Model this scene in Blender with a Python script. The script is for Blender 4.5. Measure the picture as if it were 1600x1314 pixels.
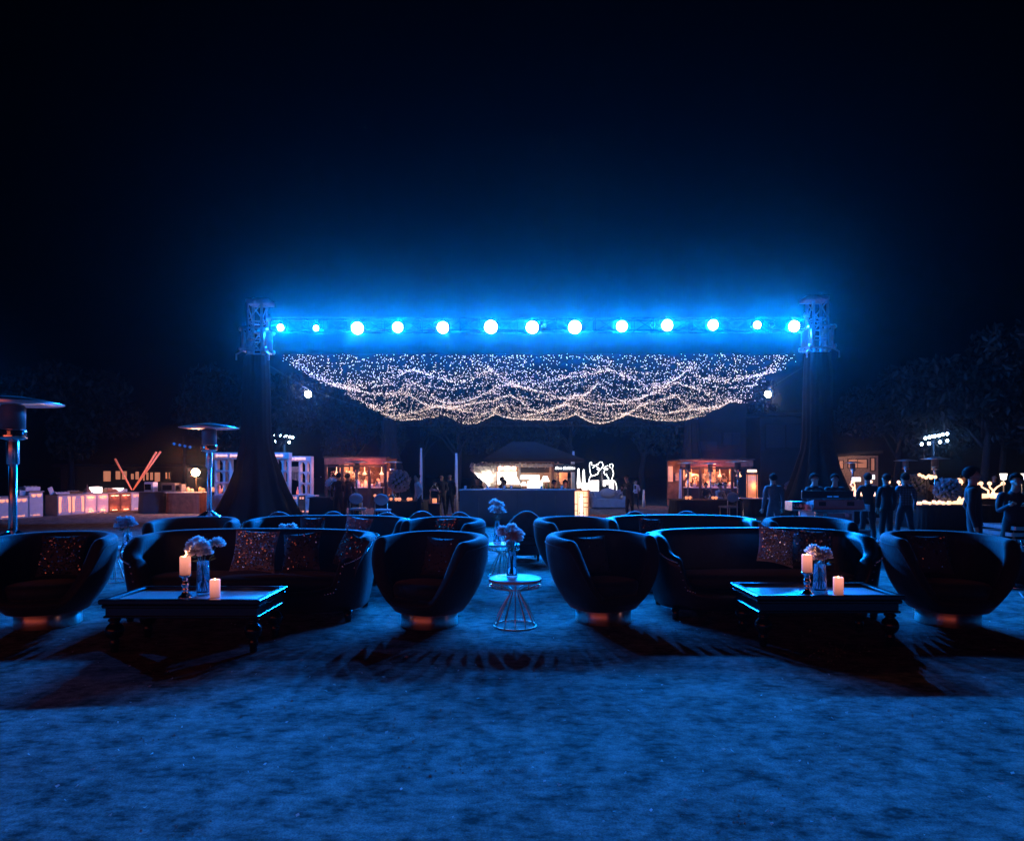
import bpy, bmesh, math, random
from math import sin, cos, pi, radians as R
from mathutils import Vector as V, Matrix as M4, Euler

random.seed(7)
S = bpy.context.scene
C = S.collection
for o in list(bpy.data.objects):
    bpy.data.objects.remove(o)

# ------------------------------------------------------------------ camera, world, sun, exposure
F, HZ, CH = 980.0, 740.0, 1.45            # focal length in px of the 1600 px frame, horizon row, eye height
cd = bpy.data.cameras.new('camera')
cam = bpy.data.objects.new('camera', cd)
C.objects.link(cam)
cam.location = (0, 0, CH)
cam.rotation_euler = (R(90), 0, 0)
cd.sensor_fit = 'HORIZONTAL'
cd.sensor_width = 36
cd.lens = 36 * F / 1600
cd.shift_y = (HZ - 657) / 1600
cd.clip_end = 400
S.camera = cam

W = bpy.data.worlds.new('World')
S.world = W
W.use_nodes = True
wn, wl = W.node_tree.nodes, W.node_tree.links
wn.clear()
wo = wn.new('ShaderNodeOutputWorld')
wb = wn.new('ShaderNodeBackground')
ws = wn.new('ShaderNodeTexSky')
ws.sky_type = 'NISHITA'
ws.sun_disc = False
ws.sun_elevation = R(-6)
ws.sun_rotation = R(180)
wt = wn.new('ShaderNodeMix')
wt.data_type = 'RGBA'
wt.blend_type = 'MULTIPLY'
wt.inputs[0].default_value = 1
wt.inputs[7].default_value = (0.03, 0.35, 1.0, 1)
wl.new(ws.outputs[0], wt.inputs[6])
wl.new(wt.outputs[2], wb.inputs[0])
wb.inputs[1].default_value = 0.0006
wl.new(wb.outputs[0], wo.inputs[0])

S.view_settings.view_transform = 'Standard'
S.view_settings.look = 'None'
S.view_settings.gamma = 1
S.view_settings.exposure = 0
S.view_settings.use_curve_mapping = False
S.render.engine = 'CYCLES'
cy = S.cycles
cy.use_denoising = True
try:
    cy.denoiser = 'OPENIMAGEDENOISE'
    cy.denoising_input_passes = 'RGB_ALBEDO_NORMAL'
except Exception:
    pass
cy.max_bounces = 6
cy.diffuse_bounces = 2
cy.glossy_bounces = 3
cy.transmission_bounces = 6
cy.transparent_max_bounces = 8
cy.volume_bounces = 0
cy.caustics_reflective = False
cy.caustics_refractive = False
cy.sample_clamp_indirect = 2.0
cy.use_light_tree = True

def lamp(kind, name, loc, power, col, radius=0.0, parent=None, **kw):
    d = bpy.data.lights.new(name, kind)
    d.energy = power
    d.color = col
    if kind in ('POINT', 'SPOT'):
        d.shadow_soft_size = radius
    for k, v in kw.items():
        setattr(d, k, v)
    o = bpy.data.objects.new(name, d)
    C.objects.link(o)
    o.location = loc
    if parent:
        o.parent = parent
    return o

def aim(o, tgt):
    o.rotation_euler = (V(tgt) - o.location).to_track_quat('-Z', 'Y').to_euler()

BLUE = (0.0, 0.205, 1.0)
WARM = (1.0, 0.33, 0.14)
# added fill for an unseen warm source behind the camera: drum bases, table edges
fill = lamp('AREA', 'warm_light', (-5, -4.2, 1.7), 92, (1.0, 0.15, 0.075), shape='RECTANGLE', size=16, size_y=1.2)
aim(fill, (-0.8, 6, 0.2))
SPOT_W = 3800

# ------------------------------------------------------------------ helpers
def X(px, Y): return (px - 800) / F * Y
def Z(py, Y): return CH - (py - HZ) / F * Y
def at(px, py, Y): return V((X(px, Y), Y, Z(py, Y)))

class MB:
    """collects shapes, then links them as ONE mesh object"""
    def __init__(s):
        s.v, s.f, s.sm, s.mi = [], [], [], []
    def add(s, vs, fs, smooth=False, mi=0, m=None):
        b = len(s.v)
        s.v += [tuple(m @ V(p)) if m else tuple(p) for p in vs]
        for f in fs:
            s.f.append([i + b for i in f]); s.sm.append(smooth); s.mi.append(mi)
        return s
    def box(s, c, d, rz=0, mi=0, bev=0, m=None):
        x, y, z = (k / 2 for k in d)
        mm = M4.Translation(c) @ M4.Rotation(rz, 4, 'Z')
        if m: mm = m @ mm
        if bev:
            b = min(bev, x * .9, y * .9, z * .9)
            vs = []
            for sz in (-1, 1):
                for k, (ex, ey) in enumerate(((0, b), (b, 0))):
                    pass
            o8 = [(-x + b, -y), (x - b, -y), (x, -y + b), (x, y - b), (x - b, y), (-x + b, y), (-x, y - b), (-x, -y + b)]
            i8 = [(-x + b, -y + b), (x - b, -y + b), (x - b, -y + b), (x - b, y - b), (x - b, y - b), (-x + b, y - b), (-x + b, y - b), (-x + b, -y + b)]
            vs = [(p[0], p[1], -z + b) for p in o8] + [(p[0], p[1], z - b) for p in o8]
            vs += [(-x + b, -y + b, z), (x - b, -y + b, z), (x - b, y - b, z), (-x + b, y - b, z)]
            vs += [(-x + b, -y + b, -z), (x - b, -y + b, -z), (x - b, y - b, -z), (-x + b, y - b, -z)]
            fs = [[i, (i + 1) % 8, 8 + (i + 1) % 8, 8 + i] for i in range(8)]
            mp = [0, 1, 1, 2, 2, 3, 3, 0]
            for i in range(8):
                j = (i + 1) % 8
                a, c2 = 16 + mp[i], 16 + mp[j]
                fs.append([8 + i, 8 + j, c2] + ([a] if a != c2 else []))
                a, c2 = 20 + mp[i], 20 + mp[j]
                fs.append([j, i] + ([a] if a != c2 else []) + [c2])
            fs += [[16, 17, 18, 19], [23, 22, 21, 20]]
            return s.add(vs, fs, False, mi, mm)
        vs = [(a, b, c_) for c_ in (-z, z) for b in (-y, y) for a in (-x, x)]
        fs = [[0, 2, 3, 1], [4, 5, 7, 6], [0, 1, 5, 4], [2, 6, 7, 3], [0, 4, 6, 2], [1, 3, 7, 5]]
        return s.add(vs, fs, False, mi, mm)
    def lathe(s, prof, n=20, c=(0, 0, 0), smooth=True, mi=0, m=None, sx=1, sy=1, caps=True):
        vs, fs = [], []
        for r, z in prof:
            for k in range(n):
                a = 2 * pi * k / n
                vs.append((r * cos(a) * sx, r * sin(a) * sy, z))
        for j in range(len(prof) - 1):
            for k in range(n):
                k2 = (k + 1) % n
                fs.append([j * n + k, j * n + k2, (j + 1) * n + k2, (j + 1) * n + k])
        if caps and prof[0][0] > 1e-5: fs.append(list(range(n))[::-1])
        if caps and prof[-1][0] > 1e-5: fs.append([(len(prof) - 1) * n + k for k in range(n)])
        mm = M4.Translation(c)
        if m: mm = m @ mm
        return s.add(vs, fs, smooth, mi, mm)
    def tube(s, pts, r, n=6, mi=0, closed=False, smooth=True):
        pts = [V(p) for p in pts]
        rs = r if isinstance(r, (list, tuple)) else [r] * len(pts)
        vs, fs = [], []
        L = len(pts)
        up = None
        for i, p in enumerate(pts):
            if closed:
                t = pts[(i + 1) % L] - pts[i - 1]
            else:
                t = pts[min(i + 1, L - 1)] - pts[max(i - 1, 0)]
            t.normalize()
            if up is None:
                up = V((0, 0, 1)) if abs(t.z) < .9 else V((1, 0, 0))
            a = t.cross(up)
            if a.length < 1e-4: a = t.cross(V((0, 1, .3)))
            a.normalize()
            b = a.cross(t).normalized()
            up = b
            for k in range(n):
                q = 2 * pi * k / n
                vs.append(p + (a * cos(q) + b * sin(q)) * rs[i])
        for i in range(L if closed else L - 1):
            j = (i + 1) % L
            for k in range(n):
                k2 = (k + 1) % n
                fs.append([i * n + k, i * n + k2, j * n + k2, j * n + k])
        if not closed:
            fs.append(list(range(n))[::-1]); fs.append([(L - 1) * n + k for k in range(n)])
        return s.add(vs, fs, smooth, mi)
    def ball(s, c, r, n=10, m=6, mi=0, sx=1, sy=1, sz=1):
        prof = [(max(r * sin(pi * j / m), 0), -r * cos(pi * j / m) * sz) for j in range(m + 1)]
        prof[0] = (1e-6, prof[0][1]); prof[-1] = (1e-6, prof[-1][1])
        return s.lathe(prof, n, c, True, mi, None, sx, sy)
    def octa(s, c, r, mi=0):
        x, y, z = c
        vs = [(x + r, y, z), (x - r, y, z), (x, y + r, z), (x, y - r, z), (x, y, z + r), (x, y, z - r)]
        return s.add(vs, [[0, 2, 4], [2, 1, 4], [1, 3, 4], [3, 0, 4], [2, 0, 5], [1, 2, 5], [3, 1, 5], [0, 3, 5]], True, mi)
    def prism(s, poly, d, mi=0, m=None):
        """polygon in x,z extruded along y by d (centred)"""
        n = len(poly)
        vs = [(p[0], -d / 2, p[1]) for p in poly] + [(p[0], d / 2, p[1]) for p in poly]
        fs = [list(range(n)), [n + i for i in range(n)][::-1]]
        fs += [[(i + 1) % n, i, n + i, n + (i + 1) % n] for i in range(n)]
        return s.add(vs, fs, False, mi, m)
    def mesh(s, name, mat):
        me = bpy.data.meshes.new(name)
        me.from_pydata(s.v, [], s.f)
        me.polygons.foreach_set('use_smooth', s.sm)
        for m_ in (mat if isinstance(mat, (list, tuple)) else [mat]):
            me.materials.append(m_)
        if any(s.mi): me.polygons.foreach_set('material_index', s.mi)
        me.update()
        return me
    def build(s, name, mat, parent=None, label=None, kind=None, loc=None):
        o = bpy.data.objects.new(name, s.mesh(name, mat))
        C.objects.link(o)
        if parent: o.parent = parent
        if label: o['label'] = label
        if kind: o['kind'] = kind
        if loc is not None: o.location = loc
        return o

def tag(o, label, cat, group=None):
    o['label'] = label; o['category'] = cat
    if group: o['group'] = group
    return o
def thing(name, label, cat, loc=(0, 0, 0), rz=0, group=None):
    o = bpy.data.objects.new(name, None)
    C.objects.link(o)
    o.empty_display_size = .1
    o.location = loc; o.rotation_euler = (0, 0, rz)
    return tag(o, label, cat, group)
def dup(root, loc, rz=0, label=None, group=None, sc=None):
    def cp(o, par):
        c = o.copy(); C.objects.link(c)
        if par: c.parent = par
        for ch in [k for k in list(bpy.data.objects) if k.parent == o]:
            cp(ch, c)
        return c
    r = cp(root, None)
    r.location = loc; r.rotation_euler = (0, 0, rz)
    if label: r['label'] = label
    if group: r['group'] = group
    if sc: r.scale = (sc, sc, sc)
    return r

# ------------------------------------------------------------------ materials
MATS = {}
def mat(name, col=(.5, .5, .5), rough=.6, metal=0, emit=None, es=1, noise=0, nscale=20, bump=0, bscale=60, sheen=0, trans=0, coat=0, spec=None):
    m = bpy.data.materials.new(name)
    m.use_nodes = True
    nt = m.node_tree
    p = nt.nodes['Principled BSDF']
    p.inputs['Base Color'].default_value = (*col, 1)
    p.inputs['Roughness'].default_value = rough
    p.inputs['Metallic'].default_value = metal
    if spec is not None: p.inputs['Specular IOR Level'].default_value = spec
    if sheen:
        p.inputs['Sheen Weight'].default_value = sheen
        p.inputs['Sheen Roughness'].default_value = .4
        p.inputs['Sheen Tint'].default_value = (1, 1, 1, 1)
    if trans: p.inputs['Transmission Weight'].default_value = trans
    if coat: p.inputs['Coat Weight'].default_value = coat
    if emit:
        p.inputs['Emission Color'].default_value = (*emit, 1)
        p.inputs['Emission Strength'].default_value = es
        m.cycles.emission_sampling = 'NONE'
    if noise or bump:
        tc = nt.nodes.new('ShaderNodeTexCoord')
    if noise:
        n = nt.nodes.new('ShaderNodeTexNoise')
        n.inputs['Scale'].default_value = nscale; n.inputs['Detail'].default_value = 5
        nt.links.new(tc.outputs['Object'], n.inputs['Vector'])
        cr = nt.nodes.new('ShaderNodeValToRGB')
        cr.color_ramp.elements[0].position = .3; cr.color_ramp.elements[1].position = .7
        cr.color_ramp.elements[0].color = (*[c * (1 - noise) for c in col], 1)
        cr.color_ramp.elements[1].color = (*[min(1, c * (1 + noise)) for c in col], 1)
        nt.links.new(n.outputs['Fac'], cr.inputs[0])
        nt.links.new(cr.outputs[0], p.inputs['Base Color'])
        mr = nt.nodes.new('ShaderNodeMapRange')
        mr.inputs[3].default_value = max(.02, rough * .8); mr.inputs[4].default_value = min(1, rough * 1.2)
        nt.links.new(n.outputs['Fac'], mr.inputs[0])
        nt.links.new(mr.outputs[0], p.inputs['Roughness'])
    if bump:
        n2 = nt.nodes.new('ShaderNodeTexNoise')
        n2.inputs['Scale'].default_value = bscale; n2.inputs['Detail'].default_value = 3
        nt.links.new(tc.outputs['Object'], n2.inputs['Vector'])
        b = nt.nodes.new('ShaderNodeBump')
        b.inputs['Strength'].default_value = bump; b.inputs['Distance'].default_value = .01
        nt.links.new(n2.outputs['Fac'], b.inputs['Height'])
        nt.links.new(b.outputs[0], p.inputs['Normal'])
    MATS[name] = m
    return m

m_velvet = mat('black velvet', (.006, .006, .0075), .75, noise=.4, nscale=9, bump=.3, bscale=30, sheen=.17)
m_velvet2 = mat('charcoal velvet', (.05, .05, .06), .7, noise=.3, nscale=9, bump=.2, bscale=35, sheen=.5)
m_leather = mat('black leather', (.007, .007, .008), .4, noise=.3, nscale=14, bump=.3, bscale=45, spec=.35)
m_drum = mat('brushed steel', (.9, .8, .74), .34, 1)
tg_ = m_drum.node_tree.nodes.new('ShaderNodeTangent'); tg_.direction_type = 'RADIAL'; tg_.axis = 'Z'
m_drum.node_tree.links.new(tg_.outputs[0], m_drum.node_tree.nodes['Principled BSDF'].inputs['Tangent'])
m_drum.node_tree.nodes['Principled BSDF'].inputs['Anisotropic'].default_value = .85
m_drum.node_tree.nodes['Principled BSDF'].inputs['Anisotropic Rotation'].default_value = .25
m_chrome = mat('polished steel', (.8, .8, .82), .12, 1, noise=.05, nscale=30)
m_pole = m_drum.copy(); m_pole.node_tree.nodes['Principled BSDF'].inputs['Roughness'].default_value = .26; m_pole.node_tree.nodes['Principled BSDF'].inputs['Base Color'].default_value = (.85, .85, .87, 1)
m_brass = mat('rose metal wire', (.85, .7, .6), .3, 1)
m_lacq = mat('black lacquer', (.008, .008, .01), .22, noise=.2, nscale=12, bump=.05, bscale=30)
m_glasstop = mat('dark glass table top', (.30, .31, .33), .38, noise=.08, nscale=6, spec=.8)
m_nail = mat('nailhead metal', (.8, .8, .8), .2, 1)
m_whitetop = mat('white stone table top', (.6, .6, .62), .35, noise=.12, nscale=8)
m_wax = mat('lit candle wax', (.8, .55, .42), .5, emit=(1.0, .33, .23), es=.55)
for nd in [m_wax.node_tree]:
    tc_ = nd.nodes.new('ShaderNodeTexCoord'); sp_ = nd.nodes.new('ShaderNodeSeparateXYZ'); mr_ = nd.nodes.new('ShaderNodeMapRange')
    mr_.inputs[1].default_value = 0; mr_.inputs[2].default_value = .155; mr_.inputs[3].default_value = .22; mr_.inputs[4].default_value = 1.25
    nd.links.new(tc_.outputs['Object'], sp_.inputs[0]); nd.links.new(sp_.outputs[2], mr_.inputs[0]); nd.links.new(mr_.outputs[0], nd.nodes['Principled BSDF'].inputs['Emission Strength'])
m_waxtop = mat('glowing candle top', (.9, .7, .5), .5, emit=(1.0, .5, .25), es=1.6)
m_flame = mat('candle flame', (1, .7, .4), .5, emit=(1.0, .62, .3), es=9)
m_mercury = mat('mercury glass', (.75, .75, .78), .12, 1, noise=.25, nscale=25, bump=.1, bscale=60)
m_glass = mat('pale tinted glass', (.95, .97, 1), .03, trans=1)
m_water = mat('vase water', (.8, .9, 1), .02, trans=1)
m_petal = mat('white petals', (.72, .70, .68), .6, noise=.12, nscale=30)
m_petal_b = mat('blue grey petals', (.4, .42, .48), .6, noise=.2, nscale=20)
def translucent(m, col, f):
    nt = m.node_tree; out = nt.nodes['Material Output']; p = nt.nodes['Principled BSDF']
    t = nt.nodes.new('ShaderNodeBsdfTranslucent'); t.inputs[0].default_value = (*col, 1)
    x = nt.nodes.new('ShaderNodeMixShader'); x.inputs[0].default_value = f
    nt.links.new(p.outputs[0], x.inputs[1]); nt.links.new(t.outputs[0], x.inputs[2]); nt.links.new(x.outputs[0], out.inputs[0])
translucent(m_petal, (.8, .8, .8), .5); translucent(m_petal_b, (.5, .52, .58), .4); translucent(m_glass, (.6, .7, .8), .10)  # pale blue in the glass stands in for refracted light
m_water.node_tree.nodes['Principled BSDF'].inputs['IOR'].default_value = 1.15
m_glass.node_tree.nodes['Principled BSDF'].inputs['IOR'].default_value = 1.2
m_stem = mat('green stems', (.05, .09, .03), .6)
m_seq = mat('silver sequins', (.62, .8, .9), .2, .8)
m_seq_c = mat('copper sequins', (.75, .5, .36), .25, 1)
m_seq_k = mat('black sequins', (.25, .25, .28), .2, 1)
m_cush_s = mat('silver cushion cloth', (.42, .42, .44), .6, noise=.3, nscale=30, bump=.3, bscale=80)
m_pane = mat('dark window pane', (.05, .055, .065), .4)
m_cush = mat('dark cushion cloth', (.05, .05, .055), .7, bump=.2, bscale=60)
m_truss = mat('truss aluminium', (.55, .56, .58), .35, 1, noise=.15, nscale=20)
m_black = mat('black painted metal', (.02, .02, .022), .45, noise=.2, nscale=20)
m_matte = mat('matt black truss in glare', (.006, .006, .007), .95, spec=.02)  # front truss blackened so it sinks into the lamp glare
m_drape = mat('black drape', (.018, .018, .02), .85, noise=.35, nscale=5, bump=.6, bscale=9)
m_drape2 = mat('black table cloth', (.02, .02, .023), .85, noise=.3, nscale=8, bump=.3, bscale=25)
m_lens = mat('stage lamp lens', (.8, .9, 1), .2, emit=(.55, .78, 1.0), es=30)
lt_ = m_lens.node_tree; tr_ = lt_.nodes.new('ShaderNodeBsdfTransparent'); ad_ = lt_.nodes.new('ShaderNodeAddShader'); em_ = lt_.nodes.new('ShaderNodeEmission')
em_.inputs[0].default_value = (.6, .8, 1, 1); em_.inputs[1].default_value = 14
lt_.links.new(tr_.outputs[0], ad_.inputs[0]); lt_.links.new(em_.outputs[0], ad_.inputs[1]); lt_.links.new(ad_.outputs[0], lt_.nodes['Material Output'].inputs['Surface'])
m_bulb = mat('fairy light', (1, .9, .8), .3, emit=(1.0, .72, .54), es=2.3)
m_wire = mat('thin dark wire', (.03, .03, .03), .5)
m_warmbulb = mat('warm white flood lens', (1, .9, .8), .3, emit=(1.0, .80, .6), es=60)
m_orangebulb = mat('warm work lamp', (1, .8, .6), .3, emit=(1.0, .72, .45), es=50)
m_glow = mat('warm LED strip', (1, .6, .4), .4, emit=(1.0, .31, .14), es=1.15)
m_glowhi = mat('bright warm LED', (1, .8, .6), .4, emit=(1.0, .52, .30), es=2.2)
m_glowred = mat('dim red LED', (1, .4, .3), .4, emit=(1.0, .16, .10), es=.7)
m_script = mat('lit sign script', (1, .7, .65), .4, emit=(1.0, .48, .42), es=1.1)
m_neon = mat('white neon tube', (1, 1, 1), .3, emit=(1.0, .93, .86), es=4)
m_panelw = mat('backlit white panel', (1, 1, 1), .4, emit=(1.0, .88, .78), es=2.4)
m_win = mat('lit window', (.8, .6, .4), .4, emit=(1.0, .33, .16), es=.5)
m_windim = mat('dim lit window', (.8, .6, .4), .4, emit=(1.0, .30, .16), es=.25)
m_white = mat('white painted board', (.7, .7, .72), .5, noise=.08, nscale=6)
m_greyp = mat('pale grey board', (.35, .35, .38), .5, noise=.12, nscale=6)
m_wood = mat('red brown wood', (.28, .12, .07), .5, noise=.35, nscale=7, bump=.1)
m_pav = mat('dark mottled pavilion wall', (.17, .10, .06), .8, noise=.85, nscale=3, bump=.4, bscale=9)
m_woodl = mat('light plaster', (.55, .42, .32), .7, noise=.3, nscale=9, bump=.3, bscale=20)
m_bar = mat('dark bar cladding', (.10, .105, .12), .6, noise=.12, nscale=3)
m_roof = mat('canvas roof', (.022, .024, .028), .8, noise=.2, nscale=4)
m_wall = mat('plaster wall', (.035, .037, .04), .8, noise=.25, nscale=2, bump=.2, bscale=10)
m_bark = mat('tree bark', (.035, .033, .03), .8, noise=.4, nscale=12, bump=.5, bscale=25)
m_leaf = mat('dark foliage', (.010, .015, .008), .6, noise=.5, nscale=2)
m_leaf2 = mat('mid foliage', (.014, .02, .010), .6, noise=.4, nscale=3)
m_case = mat('flight case board', (.12, .12, .13), .45, noise=.15, nscale=5)
m_alu = mat('case aluminium edge', (.75, .76, .78), .3, 1, noise=.1, nscale=20)
m_skin = mat('skin', (.38, .24, .17), .5, noise=.1, nscale=20)
m_hair = mat('black hair', (.004, .004, .004), .8, spec=.1)
m_eye = mat('eye', (.25, .22, .2), .2)
m_shoe = mat('black shoe', (.015, .015, .015), .35)
m_redc = mat('red carpet', (.35, .06, .06), .9, noise=.3, nscale=6, bump=.3, bscale=60)
m_screen = mat('screen', (.05, .05, .05), .2, emit=(.7, .85, 1), es=1.6)
# ------------------------------------------------------------------ ground
def ground_mat():
    m = bpy.data.materials.new('worn turf')
    m.use_nodes = True
    nt = m.node_tree; N = nt.nodes; L = nt.links
    p = N['Principled BSDF']
    p.inputs['Roughness'].default_value = .95
    p.inputs['Specular IOR Level'].default_value = .15
    tc = N.new('ShaderNodeTexCoord')
    def noise(sc, det, rough=.6, stretch=None):
        n = N.new('ShaderNodeTexNoise')
        n.inputs['Scale'].default_value = sc; n.inputs['Detail'].default_value = det; n.inputs['Roughness'].default_value = rough
        if stretch:
            mp = N.new('ShaderNodeMapping'); mp.inputs['Scale'].default_value = stretch
            L.new(tc.outputs['Object'], mp.inputs[0]); L.new(mp.outputs[0], n.inputs['Vector'])
        else:
            L.new(tc.outputs['Object'], n.inputs['Vector'])
        return n
    a = noise(4.4, 6, .65)
    b = noise(17, 5, .65, (.6, 1.2, 1))
    c = noise(110, 4, .75)
    mx = N.new('ShaderNodeMath'); mx.operation = 'MULTIPLY_ADD'; mx.inputs[1].default_value = .55
    L.new(a.outputs['Fac'], mx.inputs[0])
    m2 = N.new('ShaderNodeMath'); m2.operation = 'MULTIPLY'; m2.inputs[1].default_value = .45
    L.new(b.outputs['Fac'], m2.inputs[0]); L.new(m2.outputs[0], mx.inputs[2])
    cr = N.new('ShaderNodeValToRGB')
    e = cr.color_ramp.elements
    e[0].position = .39; e[0].color = (.03, .028, .026, 1)
    e[1].position = .61; e[1].color = (.30, .28, .26, 1)
    k = cr.color_ramp.elements.new(.47); k.color = (.13, .12, .112, 1)
    L.new(mx.outputs[0], cr.inputs[0])
    # pale crumbs and dark crumbs
    mixc = N.new('ShaderNodeMix'); mixc.data_type = 'RGBA'; mixc.blend_type = 'MULTIPLY'
    mixc.inputs[0].default_value = .8
    cr2 = N.new('ShaderNodeValToRGB')
    cr2.color_ramp.elements[0].position = .3; cr2.color_ramp.elements[0].color = (.3, .3, .3, 1)
    cr2.color_ramp.elements[1].position = .7; cr2.color_ramp.elements[1].color = (1.7, 1.7, 1.7, 1)
    L.new(c.outputs['Fac'], cr2.inputs[0])
    L.new(cr.outputs[0], mixc.inputs[6]); L.new(cr2.outputs[0], mixc.inputs[7])
    L.new(mixc.outputs[2], p.inputs['Base Color'])
    bp = N.new('ShaderNodeBump'); bp.inputs['Strength'].default_value = .5; bp.inputs['Distance'].default_value = .012
    ad = N.new('ShaderNodeMath'); ad.operation = 'MULTIPLY_ADD'; ad.inputs[1].default_value = .5
    L.new(c.outputs['Fac'], ad.inputs[0]); L.new(b.outputs['Fac'], ad.inputs[2])
    L.new(ad.outputs[0], bp.inputs['Height']); L.new(bp.outputs[0], p.inputs['Normal'])
    return m
g = MB()
xs = [-160, -60, -30, -20, -14] + [-10 + .5 * i for i in range(41)] + [14, 20, 30, 60, 160]
ys = [-60, -20, -8, -3, 0, 1] + [1.5 + .4 * i for i in range(30)] + [15, 18, 22, 28, 40, 70, 200]
rg = random.Random(3)
vs = []
for y in ys:
    for x in xs:
        near = -10 < x < 10 and 1 < y < 13
        vs.append((x, y, rg.uniform(-.012, .004) if near else -.003))
n = len(xs)
fs = [[j * n + i, j * n + i + 1, (j + 1) * n + i + 1, (j + 1) * n + i] for j in range(len(ys) - 1) for i in range(n - 1)]
g.add(vs, fs, True)
g.build('ground', ground_mat(), kind='structure')
# short turf, crumbs and fallen bits on the worn ground
t = MB()
for i in range(15000):
    y = 2.2 + 7 * rg.random() ** 1.5
    x = rg.uniform(-.86, .86) * (y + .3)
    q = sin(x * 3.1 + 1.7 * sin(y * 2.3)) + sin(y * 4.4 + 2 * sin(x * 1.9)) + rg.uniform(-1.3, 1.3)
    if q < .2: continue
    r = rg.uniform(.003, .008) * (1.5 if rg.random() < .06 else 1); h = r * rg.uniform(.2, .5); a0 = rg.uniform(0, 6.28)
    n_ = 5; ring = [(x + r * rg.uniform(.6, 1.3) * cos(a0 + 1.2566 * k), y + r * rg.uniform(.5, 1.1) * sin(a0 + 1.2566 * k), -.010) for k in range(n_)]
    t.add(ring + [(x + rg.uniform(-.3, .3) * r, y + rg.uniform(-.3, .3) * r, h - .004)], [[k, (k + 1) % n_, n_] for k in range(n_)])
m_turf = mat('dry turf crumbs', (.24, .225, .2), .9, noise=.5, nscale=2.5)
t.build('turf_crumbs', m_turf, kind='stuff')
t = MB()
for i in range(320):
    y = 2.4 + 5 * rg.random(); x = rg.uniform(-.8, .8) * y; a = rg.uniform(0, 6.28); w = rg.uniform(.002, .008); l = w * rg.uniform(1, 2.6)
    ca, sa = cos(a), sin(a)
    t.add([(x + ca * l, y + sa * l, .012), (x - sa * w, y + ca * w, .004 + rg.random() * .012), (x - ca * l, y - sa * l, .008), (x + sa * w, y - ca * w, .004)], [[0, 1, 2, 3]])
t.build('litter', m_petal, kind='stuff')
# red carpet slabs by the neon corner; their red stands in for warm light
r_ = MB()
r_.box((X(965, 20.5), 20.6, .012), (3.6, 2.4, .024), bev=.01)
r_.box((X(702, 20.5), 20.6, .012), (1.0, 2.4, .024), bev=.01)
r_.build('carpet', m_redc, kind='structure')

# ------------------------------------------------------------------ haze
hz = MB(); hz.box((0, 24, 6.6), (110, 84, 15.2))
mh = bpy.data.materials.new('night haze'); mh.use_nodes = True
hn = mh.node_tree.nodes; hn.clear()
ho = hn.new('ShaderNodeOutputMaterial'); hv = hn.new('ShaderNodeVolumePrincipled')
hv.inputs['Color'].default_value = (.9, .93, 1, 1)
hv.inputs['Density'].default_value = .00098
hv.inputs['Anisotropy'].default_value = .96
mh.node_tree.links.new(hv.outputs[0], ho.inputs['Volume'])
hz.build('haze', mh, kind='stuff')

# ------------------------------------------------------------------ trees
def crown_mesh(seed, rad, hgt, n, m):
    rr = random.Random(seed); b = MB()
    lobes = [(V((rr.uniform(-.6, .6) * rad, rr.uniform(-.6, .6) * rad, rr.uniform(-.4, .45) * hgt)), rr.uniform(.3, .55)) for _ in range(9)]
    for i in range(n):
        c, q = rr.choice(lobes)
        d = V((rr.gauss(0, 1), rr.gauss(0, 1), rr.gauss(0, 1))).normalized() * rr.random() ** .4
        p = c + V((d.x * rad * q, d.y * rad * q, d.z * hgt * q * .6))
        s_ = rr.uniform(.10, .24)
        e = Euler((rr.uniform(0, 6), rr.uniform(0, 6), rr.uniform(0, 6))).to_matrix()
        b.add([p + e @ V((s_, 0, 0)), p + e @ V((0, s_ * .5, .03)), p + e @ V((-s_, 0, 0)), p + e @ V((0, -s_ * .5, .03))], [[0, 1, 2, 3]])
    return b.mesh('crown', m)
CROWN = [crown_mesh(1, 3.2, 4.2, 3800, m_leaf), crown_mesh(2, 2.8, 4.8, 3800, m_leaf2), crown_mesh(3, 3.6, 3.6, 3800, m_leaf)]
def tree(name, label, x, y, h, k, sc=1, trunk_r=.16, bark=None, bare=False):
    o = thing(name, label, 'tree', (x, y, 0), random.uniform(0, 6), 'trees behind the party')
    b = MB(); rr = random.Random(int(x * 10 + y))
    pts = [(0, 0, -.05), (rr.uniform(-.1, .1), rr.uniform(-.1, .1), h * .35), (rr.uniform(-.2, .2), rr.uniform(-.2, .2), h * .7), (0, 0, h)]
    b.tube(pts, [trunk_r * 1.25, trunk_r, trunk_r * .75, trunk_r * .3], 8)
    for i in range(5):
        a = rr.uniform(0, 6.28); z0 = h * rr.uniform(.5, .85); l = rr.uniform(1.2, 2.2) * sc
        b.tube([(0, 0, z0), (l * .5 * cos(a), l * .5 * sin(a), z0 + .6 * l), (l * cos(a), l * sin(a), z0 + .9 * l)], [trunk_r * .5, trunk_r * .3, .02], 5)
    b.build('trunk', bark or m_bark, o)
    c = bpy.data.objects.new('crown', CROWN[k]); C.objects.link(c); c.parent = o
    c.location = (0, 0, h * .95 + .8 * sc); c.scale = (sc, sc, sc)
    return o
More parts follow.
